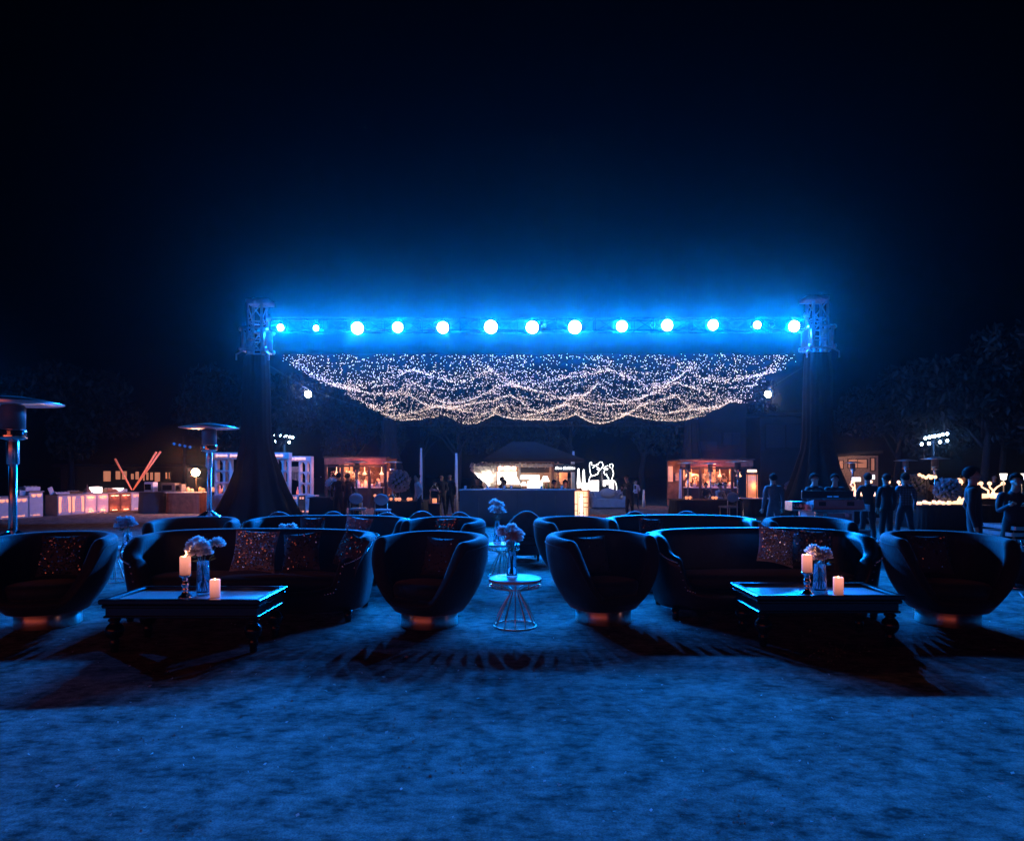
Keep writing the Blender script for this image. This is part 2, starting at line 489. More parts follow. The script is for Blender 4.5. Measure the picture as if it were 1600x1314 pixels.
TR = [('broad dark tree beyond the left food counters', -26, 37, 4.2, 0, 1.1), ('tall dark tree behind the crossed sticks', -19, 40, 4.6, 1, 1.2),
      ('dark tree behind the lattice arches', -13.5, 36, 4.4, 2, 1.0), ('dark tree left of the warm left pavilion', -9.5, 38, 4.0, 0, .95),
      ('dark tree right behind the left pavilion roof', -5.2, 36, 4.4, 1, .95), ('dark tree with pale trunk left of the bar', -2.9, 33, 4.0, 2, .8),
      ('dark tree beyond the peaked bar roof', 0.6, 38, 4.4, 0, 1.0), ('dark tree with pale trunk right of the bar roof', 3.3, 34, 4.3, 1, .85),
      ('dark tree behind the neon sign and the phone user', 7.3, 35, 4.2, 2, .95), ('dark tree left of the right pavilion', 10.3, 39, 4.6, 0, 1.05),
      ('dark tree behind the plastered wall', 15.5, 41, 4.6, 1, 1.1), ('dark tree between the villa and the right lamp bank', 24.5, 40, 4.5, 2, 1.2),
      ('tall dark tree behind the right lamp bank', 29, 37, 5.0, 0, 1.35), ('rightmost tall tree at the edge of the lawn', 28, 31, 5.2, 1, 1.4),
      ('tree behind the bright table lamps at far right', 21, 28, 4.4, 2, 1.1)]
for lb, x, y, h, k, sc in TR:
    tree('tree', lb, x, y, h, k, sc)

# ------------------------------------------------------------------ lighting rig
def truss_mesh(b, p0, p1, w, step, r=.024, up=(0, 0, 1)):
    p0, p1 = V(p0), V(p1)
    d = (p1 - p0); L = d.length; d.normalize()
    u = V(up) if abs(d.dot(V(up))) < .9 else V((1, 0, 0))
    a = d.cross(u).normalized(); c = d.cross(a).normalized()
    cs = [a * sx * w / 2 + c * sy * w / 2 for sx, sy in ((-1, -1), (1, -1), (1, 1), (-1, 1))]
    for k in cs: b.tube([p0 + k, p1 + k], r, 6)
    n = max(1, round(L / step))
    for i in range(n + 1):
        q = p0 + d * (L * i / n)
        for k in range(4):
            b.tube([q + cs[k], q + cs[(k + 1) % 4]], r * .55, 4)
            if i < n:
                q2 = p0 + d * (L * (i + 1) / n)
                e = (k, (k + 1) % 4) if i % 2 else ((k + 1) % 4, k)
                b.tube([q + cs[e[0]], q2 + cs[e[1]]], r * .55, 4)
YT = 19.0
ZT = Z(511, YT)           # truss distance, lamp height
YF = 32.0                      # far towers
TX = (X(402, YT), X(1277, YT))
FX = (X(608, YF), X(1081, YF))
def skirt_mesh(b, top, flare_z, r0, r1, seed, n=72):
    rr = random.Random(seed)
    ph = [rr.uniform(0, 6.28) for _ in range(4)]
    zs = [top, top * .75 + flare_z * .25, flare_z + .25, flare_z, flare_z * .72, flare_z * .45, flare_z * .2, .01]
    rs = [r0 * .9, r0, r0 * 1.05, r0 * 1.2, r0 + (r1 - r0) * .28, r0 + (r1 - r0) * .5, r0 + (r1 - r0) * .76, r1]
    vs, fs = [], []
    for z, r in zip(zs, rs):
        for k in range(n):
            a = 2 * pi * k / n
            w = 1 + .10 * sin(9 * a + ph[0]) * min(1, r / r0 - .6) + .05 * sin(17 * a + ph[1] + z)
            sq = 1 / max(abs(cos(a)), abs(sin(a))) ** (.75 if r < r0 * 1.3 else .25)
            vs.append((r * w * sq * cos(a), r * w * sq * sin(a), z))
    for j in range(len(zs) - 1):
        for k in range(n):
            k2 = (k + 1) % n
            fs.append([j * n + k, (j + 1) * n + k, (j + 1) * n + k2, j * n + k2])
    b.add(vs, fs, True)
def tower(label, x, y, top, skirt_lab, r1, cloth=3.86, sleeve=True):
    K = 1.46; top /= K; cloth /= K; r1 /= K; dz = cloth - 3.86
    o = thing('truss_tower', label, 'truss tower', (x, y, 0), 0, 'drape covered truss towers')
    b = MB(); truss_mesh(b, (0, 0, .08), (0, 0, top), .29, .36, .026, (0, 1, 0)); b.build('mast', m_truss, o)
    b = MB(); b.box((0, 0, .04), (.9, .9, .06), bev=.01); b.build('base_plate', m_black, o)
    b = MB(); skirt_mesh(b, cloth, Z(702, y) / K, .228, r1, int(x * 10)); b.build('drape', m_drape, o)
    if sleeve:
        b = MB()
        for sx in (-1, 1):
            for sy in (-1, 1):
                b.tube([(sx * .21, sy * .21, 3.95 + dz), (sx * .21, sy * .21, 4.4 + dz)], .03, 6)
                b.ball((sx * .25, sy * .21, 3.98 + dz), .05, 8, 5); b.ball((sx * .25, sy * .21, 4.38 + dz), .05, 8, 5)
            b.box((sx * .235, 0, 4.17 + dz), (.04, .3, .36), bev=.01)
        for z in (3.95 + dz, 4.4 + dz):
            for q in range(4):
                a0, a1 = pi / 4 + q * pi / 2, pi / 4 + (q + 1) * pi / 2
                b.tube([(.3 * cos(a0), .3 * sin(a0), z), (.3 * cos(a1), .3 * sin(a1), z)], .022, 5)
        for sx in (-1, 1):
            b.tube([(sx * .2, -.2, 3.95 + dz), (sx * .33, -.24, 3.86 + dz), (sx * .33, -.24, 3.74 + dz)], .018, 5)
        b.build('sleeve_block', m_truss, o)
        b = MB(); b.box((.06 if x < 0 else -.06, 0, top + .045), (.48, .34, .09), bev=.012); b.tube([(.0, -.18, top + .05), (0, .18, top + .05)], .06, 8)
        b.build('top_section', m_truss, o)
        b = MB(); sx = 1 if x < 0 else -1
        b.tube([(sx * .18, 0, top - .1), (sx * .25, -.02, top - .3), (sx * .24, 0, top - .6)], .012, 5); b.ball((sx * .24, -.02, top - .28), .06, 8, 5)
        b.build('chain_hoist', m_truss, o)
    o.scale = (K, K, K)
    return o
tower('left front truss tower with pleated black drape flared at its foot', TX[0], YT, Z(477, YT), '', 1.22, Z(557, YT))
tower('right front truss tower with black drape beside the sound desk', TX[1], YT, Z(472, YT), '', 1.2, Z(553, YT))
tower('left rear drape covered tower beside the left pavilion', FX[0], YF, Z(652, YF), '', 1.2, Z(656, YF), False)
tower('right rear drape covered tower before the right pavilion', FX[1], YF, Z(650, YF), '', 1.15, Z(656, YF), False)
o = thing('lighting_truss', 'long horizontal aluminium truss carrying thirteen blue stage lamps', 'truss', (0, YT, ZT + .12))
b = MB(); truss_mesh(b, (TX[0] + .2, .3, 0), (TX[1] - .2, .3, 0), .38, .6, .015); b.build('beam', m_matte, o)
o = thing('lighting_truss', 'rear horizontal truss holding the far edge of the fairy lights', 'truss', (0, YF, Z(662, YF)))
b = MB(); truss_mesh(b, (FX[0] + .2, .1, 0), (FX[1] - .2, .1, 0), .22, .5, .02); b.build('beam', m_black, o)

LAMPS = [(438.5, 512, 12), (494, 513, 10), (558.5, 513, 21), (621.5, 511.5, 18), (692, 512, 20), (767, 511, 22.5), (831.5, 511.5, 21.5),
         (898, 511.5, 22.5), (971.5, 510, 19), (1042.5, 508.5, 19.5), (1114, 508, 18), (1183, 508, 13.5), (1240.5, 510, 19.5)]
ORD = ['first', 'second', 'third', 'fourth', 'fifth', 'sixth', 'seventh', 'eighth', 'ninth', 'tenth', 'eleventh', 'twelfth', 'thirteenth']
for i, (px, py, dpx) in enumerate(LAMPS):
    p = at(px, py, YT - .12)
    r = dpx / 2 / F * YT * .88
    o = thing('stage_lamp', '%s blue stage lamp from the left on the front truss' % ORD[i], 'stage lamp', p, 0, 'blue stage lamps on the front truss')
    tilt = M4.Rotation(R(90) + R(10), 4, 'X')      # lens looks to the camera, a little down
    b = MB(); b.lathe([(1e-6, -.30), (r * .55, -.30), (r * .9, -.26), (r * 1.02, -.02), (r * 1.12, 0), (r * 1.12, .02), (r * 1.0, .02), (r * 1.0, -.015)][::-1], 20, m=tilt, caps=False)
    b.build('housing', m_black, o)
    b = MB(); b.lathe([(r, .005), (r * .7, .015), (1e-6, .02)], 20, m=tilt); b.build('lens', m_lens, o)
    b = MB(); b.tube([(-r * 1.2, .1, 0), (-r * 1.2, .1, r * 1.1), (r * 1.2, .1, r * 1.1), (r * 1.2, .1, 0)], .012, 5); b.tube([(0, .1, r * 1.1), (0, .14, .30)], .016, 5)
    b.build('yoke', m_black, o)
    s_ = lamp('SPOT', 'stage_lamp_light', (0, .055, .01), SPOT_W * (.45 + .55 * (dpx / 21) ** 1.2), BLUE, min(.16, r * .8), o, spot_size=R(150), spot_blend=1.0)
    s_.rotation_euler = (R(-68), 0, 0)

# unseen lamps added behind the truss to light bar hut and stalls blue
for i, q in enumerate((.08, .3, .5, .7, .92)):
    p = V((TX[0] + (TX[1] - TX[0]) * q + .25, YT + .7, ZT + .2))
    o = thing('stage_lamp', '%s added fill lamp on the back of the truss, turned to the bar' % ORD[i], 'stage lamp', p, 0, 'added fill lamps on the back of the truss')
    b = MB(); b.lathe([(.04, -.16), (.07, -.12), (.075, .0), (.06, .0), (.06, -.02)], 14, m=M4.Rotation(R(-105), 4, 'X')); b.tube([(0, 0, .02), (0, -.25, .12)], .014, 5); b.build('housing', m_black, o)
    s_ = lamp('SPOT', 'rear_fill_light', (0, .06, -.02), 1000 * (2.4 if i in (0, 4) else 1), BLUE, 0, o, spot_size=R(140), spot_blend=1.0); s_.rotation_euler = (R(72), 0, (.5 - q) * R(130))
o = thing('stage_lamp', 'blue stage lamp on a stand just beyond the left edge of the frame', 'stage lamp', (X(-70, 9), 9, 0))
b = MB(); b.tube([(0, 0, 0), (0, 0, 3.05)], .03, 6); b.lathe([(.4, 0), (.4, .03), (.03, .05)], 16); b.build('stand', m_black, o)
b = MB(); b.lathe([(.08, -.3), (.13, -.24), (.14, 0), (.12, 0), (.12, -.03)], 16, (0, 0, 3.1), m=None); hq = b.build('housing', m_black, o)
s_ = lamp('SPOT', 'side_stage_light', (0, -.1, 2.72), 300, BLUE, 0, o, spot_size=R(120), spot_blend=1.0); s_.rotation_euler = (R(62), 0, R(-100))

# ------------------------------------------------------------------ fairy light canopy
Y0, Y1 = YT + .15, YF - .3
def canopy_edges(y):
    t_ = (y - Y0) / (Y1 - Y0)
    return (X(455, Y0) * (1 - t_) + X(636, Y1) * t_, X(1228, Y0) * (1 - t_) + X(1082, Y1) * t_)
ROWS = [Y0, Y0 + 2.1, Y0 + 4.4, Y0 + 6.9, Y0 + 9.6, Y1]
rc = random.Random(11)
OFF = [rc.uniform(-.35, .35) for _ in ROWS]
SPAN = [rc.uniform(3.0, 3.5) for _ in ROWS[:-1]] + [3.27]
AMP = [rc.uniform(.42, .66) for _ in ROWS[:-1]] + [.42]
def canopy_z(x, y):
    t_ = (y - Y0) / (Y1 - Y0)
    z = (Z(555, Y0) + .02) * (1 - t_) + Z(646, Y1) * t_
    k = 0
    while k < len(ROWS) - 2 and y > ROWS[k + 1]: k += 1
    v = min(1, max(0, (y - ROWS[k]) / (ROWS[k + 1] - ROWS[k])))
    def drop(kk):
        xx = x - (X(786, Y1) + (OFF[kk] if kk < len(ROWS) - 1 else 0)) + .38 * sin(x * .83 + 1.7 * kk)
        return abs(sin(pi * xx / SPAN[kk])) ** .85 * (AMP[kk] * (1 + .3 * sin(x * 1.1 + kk * 2)) if kk else .02)
    d = drop(k) * (1 - v) + drop(k + 1) * v
    sag = .30 * sin(pi * v) ** 1.3 * (.35 + .65 * abs(sin(pi * (x + OFF[k]) / 3.27 + .6)))
    return z - d * (abs(2 * v - 1) ** .7 * .8 + .2) - sag
o = thing('fairy_light_canopy', 'wide draped net of tiny warm white fairy lights under the truss', 'fairy lights', (0, 0, 0))
b = MB()
for i in range(11500):
    y = Y0 + (Y1 - Y0) * rc.random() ** 1.25
    e0, e1 = canopy_edges(y)
    if rc.random() < .05: x = e0 + (e1 - e0) * rc.choice([0, 1]) + rc.gauss(0, .2)
    elif rc.random() < .26:
        y = min(Y1, max(Y0 + .3, rc.choice(ROWS[1:]) + rc.choice((-1, 1, 0)) * abs(rc.gauss(0, .16)))); e0, e1 = canopy_edges(y); x = rc.uniform(e0, e1)
    else: x = rc.uniform(e0, e1)
    b.octa((x, y, canopy_z(x, y) + rc.gauss(0, .018)), rc.uniform(.010, .0165))
b.build('bulb', m_bulb, o, kind='stuff')
b = MB()
for y in ROWS:
    e0, e1 = canopy_edges(y)
    b.tube([(e0 + (e1 - e0) * i / 60, y, canopy_z(e0 + (e1 - e0) * i / 60, y) + .015) for i in range(61)], .007, 4)
for k in range(9):
    pts = []
    for i in range(60):
        y = Y0 + (Y1 - Y0) * i / 59; e0, e1 = canopy_edges(y); x = e0 + (e1 - e0) * k / 8
        pts.append((x, y, canopy_z(x, y) + .015))
    b.tube(pts, .005, 4)
b.build('net_wire', m_wire, o, kind='stuff')
# side guy wires and the two bare floodlights hung on them
for side, px, lb in ((0, 481, 'left'), (1, 1200, 'right')):
    p = at(px, 616, 24.0)
    o = thing('guy_wire', 'thin black wire from the %s front tower to the %s rear tower' % (lb, lb), 'wire', (0, 0, 0), 0, 'side wires of the rig')
    b = MB(); b.tube([(TX[side], YT, Z(560, YT)), (p.x, p.y, p.z + .2), (FX[side], YF, Z(652, YF))], .008, 5); b.build('cable', m_wire, o)
    o = thing('floodlight', 'bare warm white floodlight hanging under the %s edge of the fairy lights' % lb, 'floodlight', p, 0, 'warm white hanging floodlights')
    b = MB(); b.lathe([(.05, -.02), (.07, -.08), (.05, -.13)][::-1], 14, m=M4.Rotation(R(90), 4, 'X')); b.tube([(-.09, .06, 0), (-.09, .06, .2), (.09, .06, .2), (.09, .06, 0)], .008, 5); b.build('housing', m_black, o)
    b = MB(); b.lathe([(.125, 0), (.1, .03), (1e-6, .045)], 14, m=M4.Translation((0, .018, 0)) @ M4.Rotation(R(90), 4, 'X')); b.build('lens', m_warmbulb, o)
    lamp('POINT', 'floodlight_light', (0, -.08, 0), 90, (.12, .3, 1.0), 0, o)

# floodlight banks far away
def bank(lb, pts, Y, ox, power, m, rpx):
    c = V((sum(X(p[0], Y) for p in pts) / len(pts), Y, sum(Z(p[1], Y) for p in pts) / len(pts)))
    o = thing('floodlight_tower', lb, 'floodlight', (c.x, Y, 0), 0, 'far floodlight banks')
    b = MB(); b.tube([(0, .2, 0), (0, .2, c.z + .6)], [.12, .07], 8); b.build('pole', m_black, o)
    rows = sorted(set(p[2] for p in pts))
    for r in rows:
        q = [p for p in pts if p[2] == r]
        b = MB(); b.tube([(X(q[0][0], Y) - c.x - .2, .12, Z(q[0][1], Y)), (X(q[-1][0], Y) - c.x + .2, .12, Z(q[-1][1], Y))], .04, 6); b.build('crossbar', m_black, o)
    for p in pts:
        w = rpx / F * Y
        b = MB(); b.lathe([(1e-6, -.18), (w * .8, -.12), (w * 1.15, 0), (w, .01), (1e-6, .03)][::1], 10, (X(p[0], Y) - c.x, 0, Z(p[1], Y)), m=None)
        b = MB(); mm = M4.Translation((X(p[0], Y) - c.x, 0, Z(p[1], Y))) @ M4.Rotation(R(95), 4, 'X')
        b.lathe([(w * .5, -.2), (w * 1.1, -.02), (w * 1.1, .0)], 10, m=mm); h = b.build('flood_lamp', m_black, o)
        b = MB(); b.lathe([(w, .01), (1e-6, .03)], 10, m=mm); b.build('lens', m, h)
    if power: lamp('POINT', 'bank_light', (0, -.5, c.z), power, (.05, .3, 1.0), 0, o)
bank('far left bank of nine small blue white floodlights', [(430 + 4.55 * i, 680 + .55 * i, 0) for i in range(7)] + [(431, 689.5, 1), (452, 691, 1)], 42, 0, 110, m_lens, 1.9)
bank('far right bank of eleven blue white floodlights', [(1446, 684.5, 0), (1452, 683, 0), (1457, 682, 0), (1461, 681.5, 0), (1467, 680.5, 0), (1473, 679, 0), (1480, 678, 0), (1440, 694, 1), (1451.5, 693, 1), (1468.5, 690.5, 1), (1480, 688.5, 1)], 36, 0, 70, m_lens, 2.3)
m_dimlens = mat('dim blue lens', (.2, .4, .6), .3, emit=(0, .08, .45), es=1)  # lenses given a faint blue emission
bank('dim far left bank of four faintly glowing square floodlights', [(272, 693.5, 0), (281, 695.5, 0), (289, 697, 0), (297, 698.5, 0)], 40, 0, 0, m_dimlens, 2.4)
# ------------------------------------------------------------------ upholstered shells
def sstep(a, b, x):
    t_ = min(1, max(0, (x - a) / (b - a)))
    return t_ * t_ * (3 - 2 * t_)
def outline(Wd, D, n, N, sc=1.0, inset=0.0):
    ps = []
    for k in range(N):
        a = 2 * pi * k / N
        ca, sa = cos(a), sin(a)
        x = (Wd / 2 * sc - inset) * math.copysign(abs(ca) ** (2 / n), ca)
        y = (D / 2 * sc - inset) * math.copysign(abs(sa) ** (2 / n), sa)
        ps.append((x, y))
    return ps
def tub_shell(Wd, D, n, H, th, z0, s0, pw, N=96, seat=.36):
    """closed tub: outer wall with belly, rolled rim following H(u, v), inner wall down to the seat"""
    b = MB()
    base = outline(Wd, D, n, N)
    Hm = max(H(x / (Wd / 2), y / (D / 2)) for x, y in base)
    def sc(z):
        q = min(1, max(0, (z - z0) / (Hm - z0)))
        return s0 + (1 - s0) * (1 - (1 - q) ** pw)
    def ring(fn):
        return [fn(x, y) for x, y in base]
    rings = []
    TS = [0, .12, .25, .4, .55, .7, .84, .94]
    for t_ in TS:
        def fn(x, y, t_=t_):
            h = H(x / (Wd / 2), y / (D / 2)); z = z0 + (h - th * .45 - z0) * t_
            s = sc(z); return (x * s, y * s, z)
        rings.append(ring(fn))
    def inner(x, y, z, d):
        s = sc(z); l = math.hypot(x, y)
        nx, ny = x / (Wd / 2) ** 2, y / (D / 2) ** 2
        nx = math.copysign(abs(x / (Wd / 2)) ** (n - 1), x) / (Wd / 2); ny = math.copysign(abs(y / (D / 2)) ** (n - 1), y) / (D / 2)
        q = math.hypot(nx, ny) or 1
        return (x * s - nx / q * d, y * s - ny / q * d, z)
    for k in range(0, 9):
        a = pi * k / 8
        def fn(x, y, a=a):
            h = H(x / (Wd / 2), y / (D / 2)); zc = h - th * .45
            p = inner(x, y, zc, th / 2 * (1 - cos(a)))
            return (p[0], p[1], zc + th * .45 * sin(a))
        rings.append(ring(fn))
    for t_ in (.15, .4, .7, 1):
        def fn(x, y, t_=t_):
            h = H(x / (Wd / 2), y / (D / 2)); zc = h - th * .45
            z = zc + (min(seat, zc - .01) - zc) * t_
            return inner(x, y, z, th)
        rings.append(ring(fn))
    vs = [p for r in rings for p in r]; fs = []
    for j in range(len(rings) - 1):
        for k in range(N):
            k2 = (k + 1) % N
            fs.append([j * N + k, j * N + k2, (j + 1) * N + k2, (j + 1) * N + k])
    fs.append(list(range(N))[::-1])
    b.add(vs, fs, True)
    return b, sc
def seat_cushion(Wd, D, n, th, z0, z1, sc, N=64, fy=0.0):
    b = MB(); rings = []
    prof = [(1.0, z0), (1.0, z1 - .05), (.985, z1 - .02), (.94, z1), (.7, z1 + .012), (.35, z1 + .018)]
    for q, z in prof:
        rings.append([((x * q), (y * q) + fy, z) for x, y in outline(Wd, D, n, N, sc((z0 + z1) / 2), th + .004)])
    vs = [p for r in rings for p in r] + [(0, fy, z1 + .02)]; fs = []
    for j in range(len(rings) - 1):
        for k in range(N):
            k2 = (k + 1) % N
            fs.append([j * N + k, j * N + k2, (j + 1) * N + k2, (j + 1) * N + k])
    c = len(vs) - 1; j = len(rings) - 1
    for k in range(N): fs.append([j * N + k, j * N + (k + 1) % N, c])
    fs.append(list(range(N))[::-1])
    return b.add(vs, fs, True)
def H_chair(u, v):
    h = .86 - .05 * (1 - v) * .5
    front = sstep(-.88, -.30, v)
    lo = .29
    side = abs(u)
    return lo + (h - lo) * front ** .8
def tub_chair(label, group, x, y, rz, m=m_velvet):
    o = thing('tub_chair', label, 'tub chair', (x, y, 0), rz, group)
    b, sc = tub_shell(1.13, 1.02, 2.35, H_chair, .13, .14, .58, 2.6, 96, .27)
    b.build('shell', m, o)
    b = MB(); b.tube([((x_ * 1.003) * sc(H_chair(x_ / .565, y_ / .51) - .075), (y_ * 1.003) * sc(H_chair(x_ / .565, y_ / .51) - .075), H_chair(x_ / .565, y_ / .51) - .075) for x_, y_ in outline(1.13, 1.02, 2.35, 96)], .0055, 5, closed=True); b.build('piping', m, o)
    seat_cushion(1.13, 1.0, 2.35, .13, .29, .40, sc, 64, -.03).build('seat_cushion', m, o)
    b = MB(); b.lathe([(.25, .155), (.272, .15), (.272, .004), (.266, 0)][::-1], 48); b.build('drum_base', m_drum, o)
    return o
G1 = 'black velvet tub chairs of the front row'
G2 = 'tub chairs of the second row'
c1 = tub_chair('leftmost black tub chair of the front row, beside the big heater', G1, -4.47, 6.05, R(14))
dup(c1, (-.80, 6.07, 0), R(-30), 'front row tub chair left of the near wire side table', G1)
dup(c1, (.905, 6.22, 0), R(30), 'front row tub chair right of the near wire side table', G1)
dup(c1, (4.25, 6.12, 0), R(-6), 'rightmost black tub chair of the front row, empty', G1)
for x, y, rz, lb in ((-4.2, 8.25, 10, 'tub chair behind the left front sofa, below the shiny heater'), (-.92, 8.25, -30, 'second row tub chair with a sequin cushion left of centre'),
                     (.86, 8.35, 30, 'second row tub chair just right of the rear wire side table'), (3.93, 8.3, -8, 'second row tub chair in front of the sound desk')):
    dup(c1, (x, y, 0), R(rz), lb, G2)

def H_sofa(u, v):
    h = .85 - .03 * (1 - v) * .5 - .02 * u * u
    f = sstep(-1.0, -.05, v)
    edge = .29 + .27 * sstep(.76, .84, abs(u))
    return edge + (h - edge) * f ** .75
def sofa(label, group, x, y, rz, m, Wd=2.5, D=1.0):
    o = thing('curved_sofa', label, 'sofa', (x, y, 0), rz, group)
    b, sc = tub_shell(Wd, D, 3.6, H_sofa, .17, .10, .93, 2.0, 160, .27)
    b.build('shell', m, o)
    seat_cushion(Wd, D - .02, 3.6, .17, .30, .41, sc, 96, -.05).build('seat_cushion', m_velvet, o)
    b = MB(); N = 190
    for px, py in outline(Wd + .012, D + .012, 3.6, N):
        u, v = px / (Wd / 2), py / (D / 2)
        if v < -.93: continue
        z = H_sofa(u, v) - .17 * .45 + .045
        b.octa((px * 1.004, py * 1.004, z), .012)
    b.build('nailhead_trim', m_nail, o, kind='stuff')
    for sx in (-1, 1):
        for sy in (-1, 1):
            b = MB(); b.lathe([(.028, 0), (.045, .11)], 10, (sx * (Wd / 2 - .18), sy * (D / 2 - .14), 0)); b.build('leg', m_lacq, o)
    return o
GS = 'black curved sofas with nailhead trim'
s1 = sofa('black velvet curved sofa behind the left coffee table', GS, -2.68, 6.52, 0, m_velvet)
s2 = sofa('glossy black leather curved sofa behind the right coffee table', GS, 2.62, 6.62, 0, m_leather, 2.34)
s3 = dup(s1, (-2.58, 8.75, 0), 0, 'left curved sofa of the second row with patterned cushions', GS)
s4 = dup(s2, (2.4, 8.85, 0), 0, 'right curved sofa of the second row', GS)
s3.scale = (.9, .95, 1); s4.scale = (.92, .95, 1)

# small barrel chairs of the third row, seen from behind
def H_bar(u, v): return .42 + .42 * sstep(-.75, .55, v) * (1 - .62 * abs(u) ** 2.2)
def barrel(label, x, y, rz):
    o = thing('barrel_chair', label, 'barrel chair', (x, y, 0), R(rz), 'barrel chairs of the third row')
    b, sc = tub_shell(.66, .66, 2.1, H_bar, .09, .1, .85, 2, 56, .36); b.build('shell', m_velvet2, o)
    seat_cushion(.66, .64, 2.1, .09, .3, .43, sc, 40).build('seat_cushion', m_velvet2, o)
    b = MB()
    for px, py in outline(.67, .67, 2.1, 60):
        v = py / .33
        if v > -.6: b.octa((px * 1.0, py * 1.0, H_bar(px / .33, v) - .01), .008)
    b.build('nailhead_trim', m_nail, o, kind='stuff')
    for sx in (-1, 1):
        for sy in (-1, 1):
            b = MB(); b.lathe([(.018, 0), (.026, .11)], 8, (sx * .2, sy * .2, 0)); b.build('leg', m_lacq, o)
    return o
for px, Y, rz, lb in ((446, 10.4, 180, 'small barrel chair seen from behind above the left second row sofa'), (533, 10.5, 170, 'small barrel chair seen from behind, second from left in the third row'),
                      (600, 10.2, 200, 'small barrel chair seen from behind left of the pale shirted man'), (663, 10.6, 180, 'small barrel chair seen from behind below the pale shirted man'),
                      (734, 10.3, 150, 'barrel chair with bright nailheads left of the flower vases'), (820, 10.6, 185, 'barrel chair seen from behind against the dark bar front'),
                      (982, 10.5, 190, 'barrel chair seen from behind near the red carpet'), (1068, 10.6, 175, 'barrel chair seen from behind above the right second row sofa')):
    barrel(lb, X(px, Y), Y, rz)

# ------------------------------------------------------------------ cushions with sequins
def cushion(label, w, loc, rot, mq, n=520, cloth=m_cush, patt=False):
    o = thing('sequin_cushion', label, 'cushion', loc, 0, 'sequin cushions')
    o.rotation_euler = rot
    N = 14
    def pt(u, v, s):
        e = (1 - abs(u) ** 2.4) * (1 - abs(v) ** 2.4)
        pin = 1 - .10 * (1 - abs(u) ** 2) * abs(v) ** 3 - .10 * (1 - abs(v) ** 2) * abs(u) ** 3
        return V((u * w / 2 * pin, s * .075 * max(0, e) ** .55 , v * w / 2 * pin))
    b = MB(); vs = []; fs = []
    for s in (-1, 1):
        o0 = len(vs)
        for j in range(N + 1):
            for i in range(N + 1): vs.append(pt(2 * i / N - 1, 2 * j / N - 1, s))
        for j in range(N):
            for i in range(N):
                q = [o0 + j * (N + 1) + i, o0 + j * (N + 1) + i + 1, o0 + (j + 1) * (N + 1) + i + 1, o0 + (j + 1) * (N + 1) + i]
                fs.append(q if s < 0 else q[::-1])
    b.add(vs, fs, True); b.build('cover', cloth, o)
    rr = random.Random(int(loc[0] * 100)); b = MB()
    for i in range(n):
        u, v = rr.uniform(-.93, .93), rr.uniform(-.93, .93)
        if patt and sin(u * 14 + 3 * sin(v * 7)) < .1: continue
        p = pt(u, v, -1); p.y -= .004
        nrm = V((u * .3 + rr.gauss(0, .4), -1, v * .25 - .42 + rr.gauss(0, .4))).normalized()
        a = nrm.cross(V((0, 0, 1))).normalized(); c = a.cross(nrm); r = rr.uniform(.006, .0095) * w / .42
        b.add([p + a * r, p + (a * .5 + c * .87) * r, p + (-a * .5 + c * .87) * r, p - a * r, p + (-a * .5 - c * .87) * r, p + (a * .5 - c * .87) * r], [[0, 1, 2, 3, 4, 5]])
    b.build('sequin', mq, o, kind='stuff')
    return o
cushion('silver sequin cushion leaning in the middle of the left front sofa', .44, (-2.63, 6.42, .66), (R(-18), R(4), R(8)), m_seq, 760, m_cush_s)
cushion('black sequin cushion beside the silver one on the left front sofa', .42, (-2.18, 6.50, .64), (R(-20), R(-6), R(-6)), m_seq_k, 160)
cushion('copper patterned sequin cushion in the right corner of the left front sofa', .38, (-1.62, 6.30, .66), (R(-16), R(16), R(-38)), m_seq_c, 620, m_cush, True)
cushion('silver and copper sequin cushion tilted on the right front sofa', .40, (2.74, 6.52, .70), (R(-18), R(12), R(4)), m_seq, 700, m_cush_s)
cushion('dark sequin cushion in the right half of the right front sofa', .42, (3.16, 6.60, .66), (R(-20), R(4), R(-14)), m_seq_k, 240)
cushion('dark sequin cushion on the leftmost front tub chair', .42, (-4.46, 6.22, .64), (R(-18), 0, R(12)), m_seq_k, 300)
cushion('black sequin cushion on the front tub chair left of the side table', .40, (-.72, 6.28, .62), (R(-18), 0, R(-28)), m_seq_k, 60)
cushion('black sequin cushion on the front tub chair right of the side table', .40, (.82, 6.42, .62), (R(-18), 0, R(28)), m_seq_k, 40)
cushion('black sequin cushion on the rightmost front tub chair', .40, (4.2, 6.30, .64), (R(-18), 0, R(-4)), m_seq_k, 90)
cushion('grey cushion left of centre on the left second row sofa', .36, (-2.78, 8.72, .67), (R(-16), 0, R(3)), m_seq_k, 120, m_velvet2)
cushion('patterned silver cushion on the right of the left second row sofa', .38, (-2.14, 8.66, .67), (R(-16), R(8), R(-6)), m_seq, 480, m_cush_s, True)
cushion('copper sequin cushion on the second row tub chair left of centre', .36, (-.88, 8.46, .68), (R(-16), R(-4), R(-24)), m_seq_c, 420)
cushion('dark sequin cushion on the left of the right second row sofa', .36, (1.95, 8.82, .65), (R(-16), R(4), R(3)), m_seq_k, 260)

